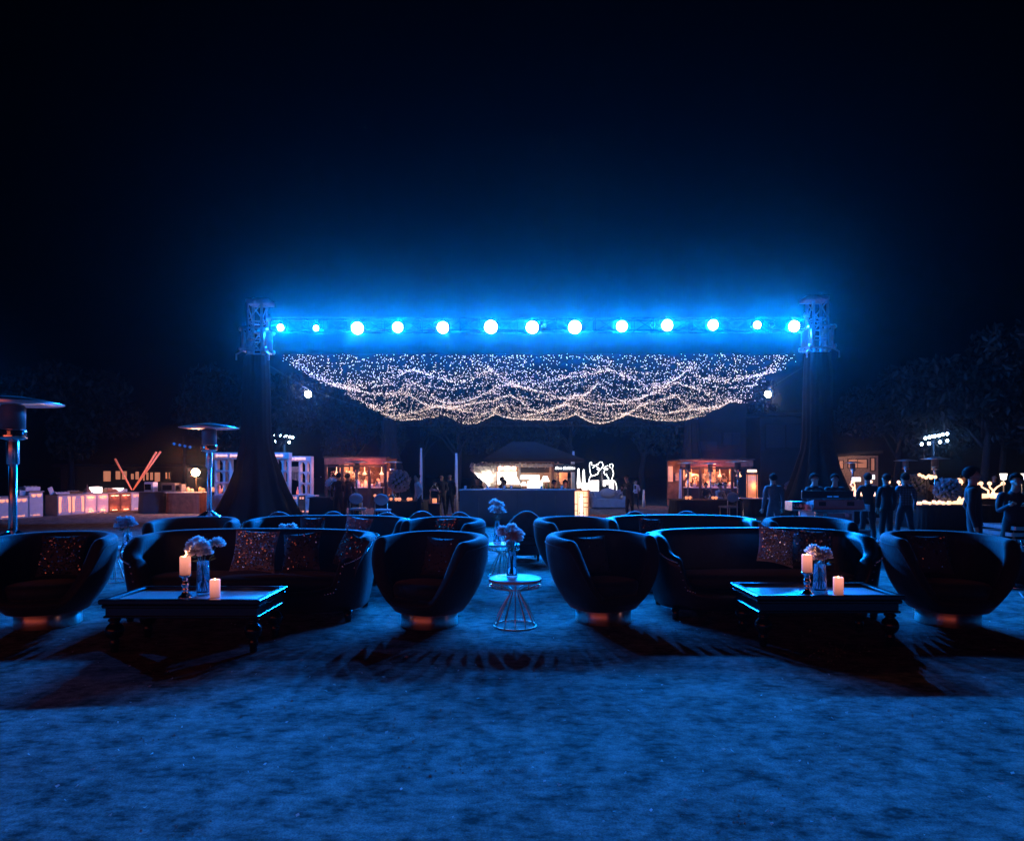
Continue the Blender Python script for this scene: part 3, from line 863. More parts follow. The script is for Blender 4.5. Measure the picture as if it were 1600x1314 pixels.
# ------------------------------------------------------------------ coffee tables
LEG = [(.022, 0), (.028, .02), (.024, .04), (.030, .06), (.034, .085), (.030, .10), (.026, .115), (.050, .14), (.060, .17), (.062, .195), (.054, .225), (.034, .25), (.030, .262), (.042, .275), (.042, .285), (.030, .295), (.036, .31)]
def coffee_table(label, x0, x1, y0, y1, zt=.44):
    cx, cyy = (x0 + x1) / 2, (y0 + y1) / 2; w, d = x1 - x0, y1 - y0
    o = thing('coffee_table', label, 'coffee table', (cx, cyy, 0), 0, 'black coffee tables with turned legs')
    b = MB()
    b.box((0, 0, zt - .035), (w - .11, d - .11, .012)); b.build('top_panel', m_glasstop, o)
    for sx, sy in ((0, -1), (0, 1), (-1, 0), (1, 0)):
        b = MB()
        if sx == 0: b.box((0, sy * (d / 2 - .0275), zt - .02), (w, .055, .04), bev=.008)
        else: b.box((sx * (w / 2 - .0275), 0, zt - .021), (.055, d - .112, .038), bev=.008)
        b.build('top_rail', m_lacq, o)
    b = MB()
    b.box((0, 0, zt - .058), (w - .03, d - .03, .03), bev=.01)
    b.box((0, 0, zt - .105), (w - .08, d - .08, .066))
    b.box((0, 0, zt - .145), (w - .05, d - .05, .018), bev=.006)
    b.build('apron', m_lacq, o)
    for sx in (-1, 1):
        for sy in (-1, 1):
            b = MB(); k = (zt - .15) / .31
            b.lathe([(r * 1.12, z * k) for r, z in LEG], 18, (sx * (w / 2 - .085), sy * (d / 2 - .085), 0)); b.build('leg', m_lacq, o)
    return o
coffee_table('black lacquer coffee table with candles before the left front sofa', -3.32, -2.02, 5.02, 5.66)
coffee_table('black lacquer coffee table with candles before the right front sofa', 2.03, 3.27, 5.20, 5.84)
coffee_table('black coffee table hidden behind the left front sofa', -3.15, -1.95, 7.35, 7.9)
coffee_table('low black table in the third row beyond the side tables', -.05, .85, 10.1, 10.6)

# ------------------------------------------------------------------ candles, candlesticks, vases, flowers
CST = [(.055, 0), (.058, .008), (.05, .02), (.036, .03), (.026, .045), (.02, .06), (.03, .072), (.02, .082), (.024, .095), (.034, .115), (.026, .135), (.018, .148), (.026, .156), (.022, .166), (.03, .176), (.048, .186), (.05, .194), (.044, .197)]
def candlestick(label, p):
    o = thing('candlestick', label, 'candlestick', p, 0, 'silver candlesticks')
    b = MB(); b.lathe(CST, 24); b.build('stem', m_mercury, o); return o
def candle(label, p, r=.036, h=.155, w=.3):
    o = thing('pillar_candle', label, 'candle', p, 0, 'lit pillar candles')
    b = MB(); b.lathe([(r * .98, 0), (r, .01), (r, h - .012), (r * .96, h - .002), (r * .86, h), (r * .7, h - .008)], 24); b.build('wax', m_wax, o)
    b = MB(); b.lathe([(r * .72, h - .0085), (1e-6, h - .012)], 20); b.build('melt_pool', m_waxtop, o)
    b = MB(); b.lathe([(1e-6, h - .010), (.006, h - .004), (.005, h + .003), (1e-6, h + .012)], 8); b.build('flame', m_flame, o)
    lamp('POINT', 'candle_light', (0, 0, h + .035), w, (1.0, .38, .16), 0, o)
    return o
def flower_head(b, c, r, n, rr, mi=0):
    for i in range(n):
        d = V((rr.gauss(0, 1), rr.gauss(0, 1), abs(rr.gauss(.25, .9)))).normalized()
        a = d.cross(V((rr.uniform(-1, 1), rr.uniform(-1, 1), rr.uniform(-1, 1)))).normalized()
        q = c + d * r * rr.uniform(.15, .5); e = c + d * r * rr.uniform(.8, 1.08) + V((0, 0, -.12 * r)); w = a * r * .15
        b.add([q - w * .5, q + w * .5, (q + e) / 2 + w + d * r * .08, e + w * .5, e - w * .5, (q + e) / 2 - w + d * r * .08], [[0, 1, 2, 5], [5, 2, 3, 4]], False, mi)
def vase_flowers(lv, lf, p, h=.26, r=.042, heads=5, spread=.1, hr=.06, seed=1, m=m_petal, n=90, up=.1, r1=None):
    rr = random.Random(seed)
    r1 = r1 or r * .9
    o = thing('glass_vase', lv, 'vase', p, 0, 'glass flower vases')
    b = MB(); b.lathe([(r * .9, 0), (r, .006), (r, .02), ((r + r1) / 2, h * .5), (r1, h), (r1 - .004, h), ((r + r1) / 2 - .004, h * .5), (r - .005, .025), (1e-6, .022)], 22); b.build('glass', m_glass, o)
    b = MB(); b.lathe([(1e-6, .026), (r - .008, .028), ((r + r1) / 2 - .006, h * .42), (1e-6, h * .42)], 20); b.build('water', m_water, o)
    f = thing('flower_bunch', lf, 'flowers', p, 0, 'white flowers in vases')
    sb = MB()
    for i in range(heads):
        a = 6.28 * i / heads + rr.uniform(-.4, .4); d = spread * (rr.uniform(.4, 1) if i else .15)
        c = V((d * cos(a), d * sin(a) * .7, h + up * rr.uniform(.5, 1.1)))
        sb.tube([(rr.uniform(-.5, .5) * r, rr.uniform(-.5, .5) * r, .035), (d * .2 * cos(a), d * .2 * sin(a), h * .8), tuple(c)], .003, 5)
        b = MB(); flower_head(b, c, hr * rr.uniform(.8, 1.15), n, rr); b.build('flower_head', m, f)
    for i in range(6):
        a = rr.uniform(0, 6.28); c = V((r * 1.1 * cos(a), r * 1.1 * sin(a), h + .02 + rr.uniform(-.02, .03)))
        sb.add([c, c + V((.02, .01, .02)), c + V((.05 * cos(a), .05 * sin(a), .01)), c + V((-.01, .02, -.01))], [[0, 1, 2, 3]])
    sb.build('stem', m_stem, f)
    return o
zt = .412
candlestick('silver turned candlestick on the left coffee table', (-2.73, 5.24, zt))
candle('tall lit candle on the left silver candlestick', (-2.73, 5.24, zt + .197), .042, .152, .8)
candle('short lit candle standing on the left coffee table', (-2.50, 5.28, zt), .041, .15, .3)
vase_flowers('tall cylinder glass vase on the left coffee table', 'white daisy like flowers fanned above the left candle', (-2.64, 5.36, zt), .29, .052, 6, .15, .085, 4, up=.12, n=130)
candlestick('silver turned candlestick on the right coffee table', (2.53, 5.38, zt))
candle('tall lit candle on the right silver candlestick', (2.53, 5.38, zt + .197), .042, .148, .8)
candle('short lit candle standing on the right coffee table', (2.82, 5.42, zt), .041, .145, .3)
vase_flowers('tapered glass vase on the right coffee table', 'round white flower heads beside the right tall candle', (2.68, 5.46, zt), .25, .062, 7, .10, .07, 9, up=.12, n=110, r1=.045)

# wire side tables
def side_table(label, x, y, h=.457, r=.253):
    o = thing('wire_side_table', label, 'side table', (x, y, 0), 0, 'hourglass wire side tables')
    b = MB(); b.lathe([(r - .004, h - .024), (r, h - .02), (r, h - .004), (r - .005, h)], 48); b.build('top', m_whitetop, o)
    b = MB(); n = 12
    def ring(rad, z, t_=.006): b.tube([(rad * cos(6.2832 * k / 40), rad * sin(6.2832 * k / 40), z) for k in range(40)], t_, 6, closed=True)
    ring(.20, .008, .0075); b.build('foot_ring', m_brass, o)
    b = MB(); ring(r - .008, h - .075, .006); b.build('upper_ring', m_brass, o)
    for k in range(n):
        a = 6.2832 * k / n
        b = MB()
        pr = [(.20, .012), (.165, .10), (.115, .20), (.062, .285), (.048, .315), (.06, .335), (r - .05, h - .072), (r - .008, h - .07), (r - .008, h - .026)]
        b.tube([(q * cos(a), q * sin(a), z) for q, z in pr], .006, 6); b.build('wire_rod', m_brass, o)
    return o
st = side_table('hourglass wire side table between the two central front tub chairs', .03, 5.98)
dup(st, (-.14, 8.9, 0), .2, 'rear hourglass wire side table with a vase, in the second row', 'hourglass wire side tables')
dup(st, (-5.35, 8.45, 0), .1, 'hourglass wire side table at far left behind the first tub chair', 'hourglass wire side tables')
vase_flowers('clear bottle vase on the near wire side table', 'loose white blossoms on the near wire side table', (.0, 5.98, .457), .25, .052, 13, .15, .062, 21, up=.19, n=80, r1=.034)
vase_flowers('clear bottle vase on the rear wire side table', 'upright white blossoms on the rear wire side table', (-.21, 8.9, .457), .32, .055, 8, .10, .075, 22, up=.24, n=70, r1=.03)
vase_flowers('glass jar vase on the far left wire side table', 'blue grey fluffy flowers at far left behind the first tub chair', (-5.18, 8.45, .457), .20, .06, 9, .12, .075, 23, m_petal_b, 60, .16)
vase_flowers('glass vase behind the back of the left front sofa', 'white flowers showing above the back of the left front sofa', (-2.72, 7.6, .412), .24, .05, 7, .1, .06, 24, up=.15, n=60)
vase_flowers('low glass vase behind the back of the right front sofa', 'low white flowers behind the back of the right front sofa', (2.35, 7.7, .40), .2, .05, 6, .12, .06, 25, up=.08, n=60)
o = thing('napkin_box', 'small white napkin box on the rear wire side table', 'napkin box', (-.02, 8.82, .457))
b = MB(); b.box((0, 0, .022), (.12, .08, .044), .3, bev=.004); b.build('box', m_white, o)
b = MB(); b.box((0, 0, .05), (.1, .06, .012), .3, bev=.003); b.build('napkin', m_white, o)

# ------------------------------------------------------------------ patio heaters
def heater(label, x, y, H=2.30, knob=True):
    o = thing('patio_heater', label, 'patio heater', (x, y, 0), random.uniform(0, 6), 'polished mushroom patio heaters')
    b = MB(); b.lathe([(.24, 0), (.24, .03), (.225, .05), (.225, .68), (.20, .72), (.08, .80), (.05, .82)], 28); b.build('base', m_chrome, o)
    b = MB(); b.lathe([(.040, .80), (.040, 1.56)], 24); b.build('pole', m_pole, o)
    b = MB(); b.lathe([(.044, 1.55), (.060, 1.56), (.060, 1.80), (.05, 1.82)], 20); b.build('sleeve', m_pole, o)
    b = MB(); b.lathe([(.06, 1.82), (.125, 1.835), (.128, 1.85), (.128, 1.93), (.12, 1.94)], 24)
    for k in range(10):
        a = .628 * k; b.box((.128 * cos(a), .128 * sin(a), 1.89), (.012, .03, .05), a)
    b.build('burner_cup', m_chrome, o)
    b = MB(); b.lathe([(.115, 1.94), (.118, 2.18), (.10, 2.21)], 24); b.build('emitter_screen', m_case, o)
    b = MB(); b.lathe([(.47, H - .075), (.475, H - .07), (.30, H - .028), (.12, H), (1e-6, H + .005)], 40); b.lathe([(.46, H - .078), (.2, H - .03), (1e-6, H - .02)], 40); b.build('canopy', m_alu, o)
    return o
hh = heater('big patio heater behind the leftmost front tub chair, cut by the left edge', -5.53, 6.95)
h2 = dup(hh, (X(327, 10.7), 10.7, 0), 1, 'patio heater before the warm work lamp, left of the truss tower', 'polished mushroom patio heaters')
for px, Y, sc, lb in ((557, 21, .82, 'patio heater in front of the left pavilion'), (613, 25, .85, 'patio heater behind the left white flower ball'), (1075, 23, .82, 'patio heater at the left post of the right pavilion'), (1110, 24, .82, 'patio heater in the middle of the right pavilion'),
                      (1153, 20.5, .82, 'patio heater with bright base beside the orange lantern'), (1461, 20, .86, 'patio heater behind the right flower ball'), (1415, 25, .88, 'patio heater behind the checked shirt man'), (1332, 25, .84, 'patio heater at the left of the right candle stalls')):
    dup(hh, (X(px, Y), Y, 0), px, lb, 'polished mushroom patio heaters', sc)
ORDS = ['first','second','third','fourth','fifth','sixth','seventh','eighth','ninth','tenth','eleventh','twelfth','thirteenth','fourteenth','fifteenth','sixteenth']
# ------------------------------------------------------------------ writing as bent neon tubes
def text_mesh(s, size, ext, shear=.0, m=None):
    cu = bpy.data.curves.new('lettering', 'FONT'); cu.body = s; cu.size = size; cu.extrude = ext; cu.shear = shear; cu.align_x = 'CENTER'; cu.align_y = 'CENTER'; cu.offset = size * .012
    o = bpy.data.objects.new('lettering', cu); C.objects.link(o)
    bpy.context.view_layer.update()
    me = bpy.data.meshes.new_from_object(o.evaluated_get(bpy.context.evaluated_depsgraph_get()))
    bpy.data.objects.remove(o)
    me.materials.clear(); me.materials.append(m)
    return me
def part_mesh(name, me, parent, loc=(0, 0, 0), rot=(0, 0, 0)):
    o = bpy.data.objects.new(name, me); C.objects.link(o); o.parent = parent; o.location = loc; o.rotation_euler = rot
    return o
def squiggle(w, h, seed, r):
    """a line of cursive loops too far off to read"""
    rr = random.Random(seed); pts = []; n = int(w / h * 1.6) + 3
    for i in range(n * 8):
        a = i / 8
        tall = 1.0 if rr.random() < .04 else .55
        pts.append((-w / 2 + w * i / (n * 8) + .22 * h * sin(2 * pi * a), 0, (.32 + .16 * sin(a * 1.7)) * h * sin(2 * pi * a + 1.2) * (1.3 if int(a) % 3 == 0 else .8)))
    b = MB(); b.tube(pts, r, 4)
    return b

# ------------------------------------------------------------------ the long bar in the middle
YB = 17.3
o = thing('bar_counter', 'long dark bar counter in the middle of the lawn', 'bar counter', (X(808, YB), YB + .35, 0))
wB = X(898, YB) - X(718, YB)
for k in range(6):
    b = MB(); b.box((-wB / 2 + wB * (k + .5) / 6, -.33, .49), (wB / 6 - .006, .03, .96), bev=.004); b.build('front_panel', m_bar, o)
b = MB(); b.box((-wB / 2 + .02, .02, .49), (.03, .66, .96)); b.box((wB / 2 - .02, .02, .49), (.03, .66, .96)); b.build('side_panel', m_bar, o)
b = MB(); b.box((0, .0, .99), (wB + .08, .8, .04), bev=.008); b.build('counter_top', m_bar, o)
rr = random.Random(5)
for i, (px, lb) in enumerate(((727, 'left end'), (762, 'left third'), (788, 'left middle'), (799, 'middle'), (846, 'right third'), (878, 'right end'))):
    o = thing('drink_glass', 'short drinking glass on the %s of the long bar counter' % lb, 'glass', (X(px, 17.6), 17.6, 1.01), 0, 'glasses on the bar')
    b = MB(); b.lathe([(.03, 0), (.038, .10), (.035, .10), (.028, .01), (1e-6, .01)], 12); b.build('glass', m_glass, o)
o = thing('menu_tray', 'flat white tray lying on the bar counter', 'tray', (X(770, 17.5), 17.5, 1.01)); b = MB(); b.box((0, 0, .01), (.5, .25, .02), bev=.004); b.build('tray', m_white, o); b = MB(); b.box((0, 0, .026), (.4, .18, .01)); b.build('napkin', m_white, o)
# lattice cabinet glowing at the right of the bar
Yc = 19.6
def gx(px): return X(px, Yc)
def gz(py): return Z(py, Yc)
o = thing('lattice_cabinet', 'glowing cabinet with white lattice front beside the right end of the bar', 'cabinet', (gx(908), Yc, 0))
x0, x1 = gx(897) - gx(908), gx(920.5) - gx(908); z1 = gz(767.5); z0 = .02
b = MB(); b.box(((x0 + x1) / 2, .28, z1 / 2), (x1 - x0, .02, z1)); b.build('back_panel', mat('glowing cabinet back', (1, .8, .6), .5, emit=(1, .72, .45), es=1.1), o)
b = MB(); b.box(((x0 + x1) / 2, .14, z1 + .012), (x1 - x0 + .04, .36, .024)); b.build('top', m_wood, o)
for q in (x0 + .012, x1 - .012):
    b = MB(); b.box((q, .12, z1 / 2), (.024, .3, z1)); b.build('side_panel', m_wood, o)
for q in (.22, .34, .62, .8):
    b = MB(); b.box((x0 + (x1 - x0) * q, -.02, z1 / 2), (.02, .02, z1 - .02)); b.build('stile', m_white, o)
for q, a, c in ((.25, .34, .62), (.45, .62, .98), (.6, .62, .98), (.8, .34, .98), (.12, .02, .62), (.33, .02, .22), (.55, .02, .22)):
    b = MB(); b.box((x0 + (x1 - x0) * (a + c) / 2, -.03, z1 * q), ((x1 - x0) * (c - a), .02, .022)); b.build('rail', m_wood, o)
b = MB(); b.box((x0 + (x1 - x0) * .48, -.01, z1 * .52), ((x1 - x0) * .2, .03, z1 * .7)); b.build('bright_panel', m_panelw, o)
lamp('POINT', 'cabinet_light', (0, -.4, .8), 14, WARM, 0, o)

# back bar hut
Yh = 21.2
HX = lambda px: X(px, Yh); HZ_ = lambda py: Z(py, Yh)
bx = HX(818)
hut = thing('bar_hut', 'open back bar hut with lit shelves under a peaked canvas roof', 'hut', (bx, Yh, 0))
for px, w, m in ((775, .06, m_wood), (863.5, .11, m_wood), (812.5, .05, m_greyp), (895, .12, m_white), (872, .06, m_wood)):
    b = MB(); b.box((HX(px) - bx, .0, HZ_(718) / 2), (w, .1, HZ_(718)), bev=.008); b.build('post', m, hut)
b = MB(); b.box((HX(820) - bx, 0, HZ_(719.5)), (HX(865) - HX(774), .14, .13), bev=.01); b.build('roof_beam', m_wood, hut)
b = MB(); b.box((HX(818) - bx, 1.35, .9), (HX(905) - HX(770), .08, 1.8)); b.build('back_wall', m_woodl, hut)
b = MB()     # peaked canvas roof
ex0, ex1, ey0, ey1, ez, tz = HX(757) - bx, HX(909) - bx, -.7, 2.6, HZ_(717.5), HZ_(688)
ax, ay = HX(800) - bx, HX(838) - bx
b.add([(ex0, ey0, ez), (ex1, ey0, ez), (ex1, ey1, ez), (ex0, ey1, ez), (ax, 1, tz), (ay, 1, tz)], [[0, 1, 5, 4], [1, 2, 5], [2, 3, 4, 5], [3, 0, 4]])
b.add([(ex0, ey0, ez - .1), (ex1, ey0, ez - .1), (ex1, ey1, ez - .1), (ex0, ey1, ez - .1), (ex0, ey0, ez - .004), (ex1, ey0, ez - .004), (ex1, ey1, ez - .004), (ex0, ey1, ez - .004)], [[0, 1, 5, 4], [1, 2, 6, 5], [2, 3, 7, 6], [3, 0, 4, 7]])
b.build('canvas_roof', m_roof, hut)
# ledge of foliage
b = MB(); rr = random.Random(8)
for i in range(900):
    px = rr.uniform(736, 863); x = HX(px) - bx; z = HZ_(727 + rr.gauss(0, 1.3)); y = -.16 + rr.gauss(0, .06); s_ = rr.uniform(.02, .05)
    e = Euler((rr.uniform(0, 6), rr.uniform(0, 6), rr.uniform(0, 6))).to_matrix(); c = V((x, y, z))
    b.add([c + e @ V((s_, 0, 0)), c + e @ V((0, s_ * .4, 0)), c + e @ V((-s_, 0, 0)), c + e @ V((0, -s_ * .4, 0))], [[0, 1, 2, 3]])
b.build('foliage_ledge', m_petal_b, hut, kind='stuff')
b = MB(); b.box((HX(836) - bx, .3, HZ_(734)), (HX(859) - HX(813), .05, .19)); b.build('dark_valance', m_drape, hut)
b = MB(); b.box((HX(828) - bx, .2, HZ_(745.5)), (HX(843) - HX(812.5), .22, HZ_(742) - HZ_(749)), bev=.02); b.build('lit_shelf', m_panelw, hut)
b = MB()
pl = []
for i in range(13):
    q = i / 12; pl.append((HX(824 + 23.5 * q) - bx, HZ_(749.5) - .06 * abs(2 * q - 1) ** 2.5))
pl += [(HX(847.5) - bx, HZ_(762)), (HX(824) - bx, HZ_(762))]
b.prism(pl, .3, m=M4.Translation((0, -.1, 0))); b.build('arched_light_box', m_panelw, hut)
b = MB(); b.box((HX(836) - bx, -.1, HZ_(764)), (HX(849) - HX(823), .36, .07)); b.build('light_box_foot', m_greyp, hut)
b = MB(); b.box((HX(792) - bx, .9, HZ_(745)), (HX(808) - HX(777), .04, HZ_(737) - HZ_(762))); b.build('backlit_panel', m_panelw, hut)
b = MB(); b.box((HX(880) - bx, .4, HZ_(747)), (HX(889) - HX(872), .04, HZ_(738.5) - HZ_(757))); b.build('lattice_screen', m_woodl, hut)
lamp('POINT', 'hut_light', (-.5, .25, 1.5), 26, (1.0, .62, .4), 0, hut)
lamp('POINT', 'hut_light', (1.15, .1, 1.45), 16, WARM, 0, hut)
sg = thing('script_sign', 'orange framed glowing script sign over the back bar', 'sign', (HX(792.5), Yh - .09, HZ_(731.5)))
b = MB(); b.box((0, .02, 0), (HX(809) - HX(776), .04, .215), bev=.01); b.build('board', m_wood, sg)
b = MB(); b.box((0, -.006, 0), (HX(808) - HX(777) , .012, .16)); b.build('lit_face', m_glow, sg)
squiggle(.58, .14, 4, .017).build('lettering', m_neon, sg).location = (0, -.03, 0)
sg = thing('neon_sign', 'white neon script sign on a dark board at the right of the back bar', 'sign', (HX(882), Yh - .12, HZ_(731.5)))
b = MB(); b.box((0, .02, 0), (HX(899) - HX(866), .04, .26), bev=.01); b.build('board', m_drape2, sg)
part_mesh('lettering', text_mesh('Don Gabbito', .125, .008, .35, m_neon), sg, (0, -.012, 0), (R(90), 0, 0))
lamp('POINT', 'neon_light', (0, -.3, 0), 5, (.3, .6, 1), 0, sg)
# fan of pampas plumes
pf = thing('pampas_fan', 'big flaring fan of lit white pampas plumes left of the back bar', 'pampas plumes', (HX(762), Yh - .05, 0))
b = MB(); rr = random.Random(31)
for i in range(520):
    q = rr.random(); base = V(((rr.uniform(760, 775) - 762) / F * Yh, rr.uniform(-.1, .1), HZ_(762 - 6 * rr.random())))
    tip = V(((736 + 39 * q - 762) / F * Yh, rr.uniform(-.3, .2), HZ_(727 + rr.uniform(0, 9))))
    mid = (base + tip) / 2 + V((.05, 0, -.02)); w = rr.uniform(.006, .016)
    b.add([base, mid + V((w, 0, 0)), tip + V((w * 1.5, rr.uniform(-.02, .02), 0)), tip - V((w * 1.5, 0, .02)), mid - V((w, 0, 0))], [[0, 1, 2, 3, 4]])
for i in range(500):
    px = rr.uniform(735, 776); c = V(((px - 762) / F * Yh, rr.gauss(-.05, .1), HZ_(728 + rr.gauss(0, 1.8)))); s_ = rr.uniform(.02, .05)
    e = Euler((rr.uniform(0, 6), rr.uniform(0, 6), rr.uniform(0, 6))).to_matrix()
    b.add([c + e @ V((s_, 0, 0)), c + e @ V((0, s_ * .4, 0)), c + e @ V((-s_, 0, 0)), c + e @ V((0, -s_ * .4, 0))], [[0, 1, 2, 3]])
b.build('plumes', m_petal, pf, kind='stuff')
b = MB(); b.lathe([(.12, 0), (.16, .5), (.2, .95), (.17, .96)], 16); b.build('urn', m_white, pf)
for k in range(5):
    b = MB(); q0 = at(742 + 4 * k, 738 + 2 * k, Yh - .3) - V((HX(762), Yh - .05, 0)); q1 = at(749 + 4.2 * k, 747 + 3 * k, Yh - .3) - V((HX(762), Yh - .05, 0)); b.tube([q0, q1], .012, 5); b.build('light_stick', m_neon, pf)
lamp('POINT', 'plume_light', (.05, -.35, 1.32), 26, (1.0, .8, .62), 0, pf)
# white stick fan between the seats and table lamps of the back bar
sf = thing('stick_light', 'slanting white light sticks right of the seated drinkers', 'light', (HX(803), Yh - .2, 0))
for k in range(5):
    b = MB(); b.tube([at(800 + 1.6 * k, 742 + .5 * k, Yh - .2) - V((HX(803), Yh - .2, 0)), at(804 + 2.2 * k, 757, Yh - .2) - V((HX(803), Yh - .2, 0))], .011, 5); b.build('stick', m_neon, sf)
b = MB(); b.box((0, 0, .5), (.5, .2, 1.0)); b.build('stand', m_drape2, sf)
for px, py, s_, lb in ((852, 750, 1, 'white table lamp with cone shade right of the arched light box'), (818.5, 757, .7, 'small table lamp left of the arched light box')):
    l = thing('table_lamp', lb, 'table lamp', at(px, py + 11 * s_, Yh - .3), 0, 'table lamps of the back bar')
    b = MB(); b.lathe([(.07 * s_, 0), (.02 * s_, .03), (.045 * s_, .1 * s_), (.015 * s_, .2 * s_)], 12); b.build('base', m_wood, l)
    b = MB(); b.lathe([(.15 * s_, .18 * s_), (.07 * s_, .37 * s_)], 16); b.build('shade', m_panelw, l)
o = thing('back_counter', 'serving counter at the back of the bar hut', 'counter', (HX(830), Yh + .1, 0)); b = MB(); b.box((0, 0, .44), (HX(893) - HX(776), .5, .88), bev=.01); b.build('body', m_wood, o); b = MB(); b.box((0, 0, .9), (HX(894) - HX(775), .56, .04), bev=.01); b.build('top', m_wood, o)
rr = random.Random(77)
for i, px in enumerate((814, 817, 821, 850, 854, 857, 874, 888)):
    h = rr.uniform(.2, .3); o = tag(None or MB().lathe([(.035, 0), (.035, h * .6), (.013, h * .75), (.013, h)], 10).build('bottle', rr.choice([m_wood, m_glass, m_stem])), ORDS[i] + ' slim bottle from the left on the back bar counter', 'bottle', 'bottles on the back bar counter'); o.location = (HX(px), Yh - .1, .921)

# ------------------------------------------------------------------ neon faces corner
Yn = 27.5
nx = lambda q: (850 + q / 10.667 - 800) / F * Yn; nz = lambda q: CH - (700 + q / 10.667 - HZ) / F * Yn
cx = nx(980)
ns = thing('neon_art', 'white neon line drawing of two facing heads inside an arch', 'neon sign', (cx, Yn, 0))
def npts(l): return [(nx(a) - cx, 0, nz(c)) for a, c in l]
for l in ([(755, 735), (752, 620), (752, 520), (775, 467), (800, 468)], [(1140, 538), (1175, 548), (1200, 600), (1210, 640), (1210, 715)],
          [(805, 470), (775, 430), (762, 350), (758, 290), (765, 245), (785, 235), (797, 250), (790, 282), (850, 290), (895, 268), (935, 232), (965, 234), (990, 290), (960, 335), (925, 372), (905, 400), (893, 438), (862, 440), (852, 458), (830, 452), (805, 470)],
          [(808, 335), (850, 300), (905, 275)], [(878, 308), (905, 330), (925, 345), (895, 358), (880, 345)],
          [(1128, 545), (1142, 480), (1160, 425), (1150, 385), (1135, 350), (1152, 290), (1135, 264), (1100, 270), (1088, 300), (1110, 335)],
          [(1065, 292), (1020, 310), (985, 345), (1030, 340), (1070, 345), (1050, 362), (1010, 365)], [(1005, 370), (1002, 420), (1022, 452), (1042, 425), (1052, 475), (1078, 500), (1075, 530), (1100, 550)]):
    b = MB(); b.tube(npts(l), .014, 6); b.build('neon_tube', m_neon, ns)
for px, a, c in ((848, 540, 720), (1010, 540, 640), (1062, 530, 610), (1132, 535, 690)):
    b = MB(); w = {848: 140, 1010: 40, 1062: 40, 1132: 75}[px]; b.box((nx(px) - cx, .1, (nz(a) + nz(c)) / 2), (w / 10.667 / F * Yn, .05, nz(a) - nz(c)), bev=.01); b.build('light_panel', m_panelw, ns)
b = MB()
for i in range(9): b.ball((nx(965) - cx, -.02, nz(380 + 30 * i)), .022, 8, 5)
b.build('pendant_beads', m_petal_b, ns)
for q in (756, 1208):
    b = MB(); b.tube([(nx(q) - cx, .03, 0), (nx(q) - cx, .03, nz(500))], .02, 6); b.build('stand', m_black, ns)
lamp('POINT', 'neon_glow', (0, -.4, 1.1), 22, (1, .8, .66), 0, ns)
o = thing('lounge_sofa', 'pale boxy sofa in front of the neon heads', 'sofa', (nx(1000), Yn - 1.2, 0))
Yl = Yn - 1.2; k = Yl / Yn
b = MB(); b.box((0, .3, .38), (1.32, .2, .62), bev=.06); b.build('backrest', m_greyp, o)
b = MB(); b.box((0, -.1, .2), (1.3, .7, .36), bev=.04); b.build('seat', m_greyp, o)
for sx in (-1, 1):
    b = MB(); b.box((sx * .62, -.08, .27), (.2, .76, .5), bev=.05); b.build('armrest', m_greyp, o)
b = MB(); b.ball((.0, .12, .66), .34, 20, 8, sy=.35, sz=.55); b.build('round_cushion', m_petal_b, o)
def posy(label, p, r, n=60, m=m_petal_b):
    o = thing('flower_bunch', label, 'flowers', p, 0, 'low flower bunches by the neon')
    rr = random.Random(int(p[0] * 100)); b = MB()
    for i in range(n):
        d = V((rr.gauss(0, 1), rr.gauss(0, 1), rr.gauss(0, .7))).normalized() * r * rr.uniform(.5, 1)
        b.ball(tuple(d), r * .24, 6, 4)
    b.build('blossom', m, o, kind='stuff')
    return o
posy('fluffy pale flowers at the left foot of the neon arch', at(923, 772, Yl - .3), .17)
posy('fluffy pale flowers at the right foot of the neon arch', at(967, 770, Yl - .3), .17)
for px, lb in ((904, 'tall'), (912, 'second tall')):
    o = thing('glowing_vase', '%s slim glowing white vase left of the neon arch' % lb, 'vase', (X(px, 23), 23, 0), 0, 'slim glowing vases')
    b = MB(); b.lathe([(.12, 0), (.1, .9), (.12, .92)], 10); b.build('plinth', m_wood, o)
    b = MB(); b.lathe([(.05, .92), (.06, 1.1), (.035, 1.5), (.02, 1.64 if px == 904 else 1.6)], 12); b.build('light_tube', m_neon, o)
o = thing('glowing_bowl', 'bright glowing shell bowl between the bar cabinet and the neon', 'bowl', (X(914, 22.5), 22.5, 0))
b = MB(); b.lathe([(.14, 0), (.12, .82), (.15, .84)], 12); b.build('plinth', m_wood, o); b = MB(); b.lathe([(.06, .84), (.2, 1.0), (.24, 1.12), (.1, 1.04)], 14); b.build('bowl', m_panelw, o)

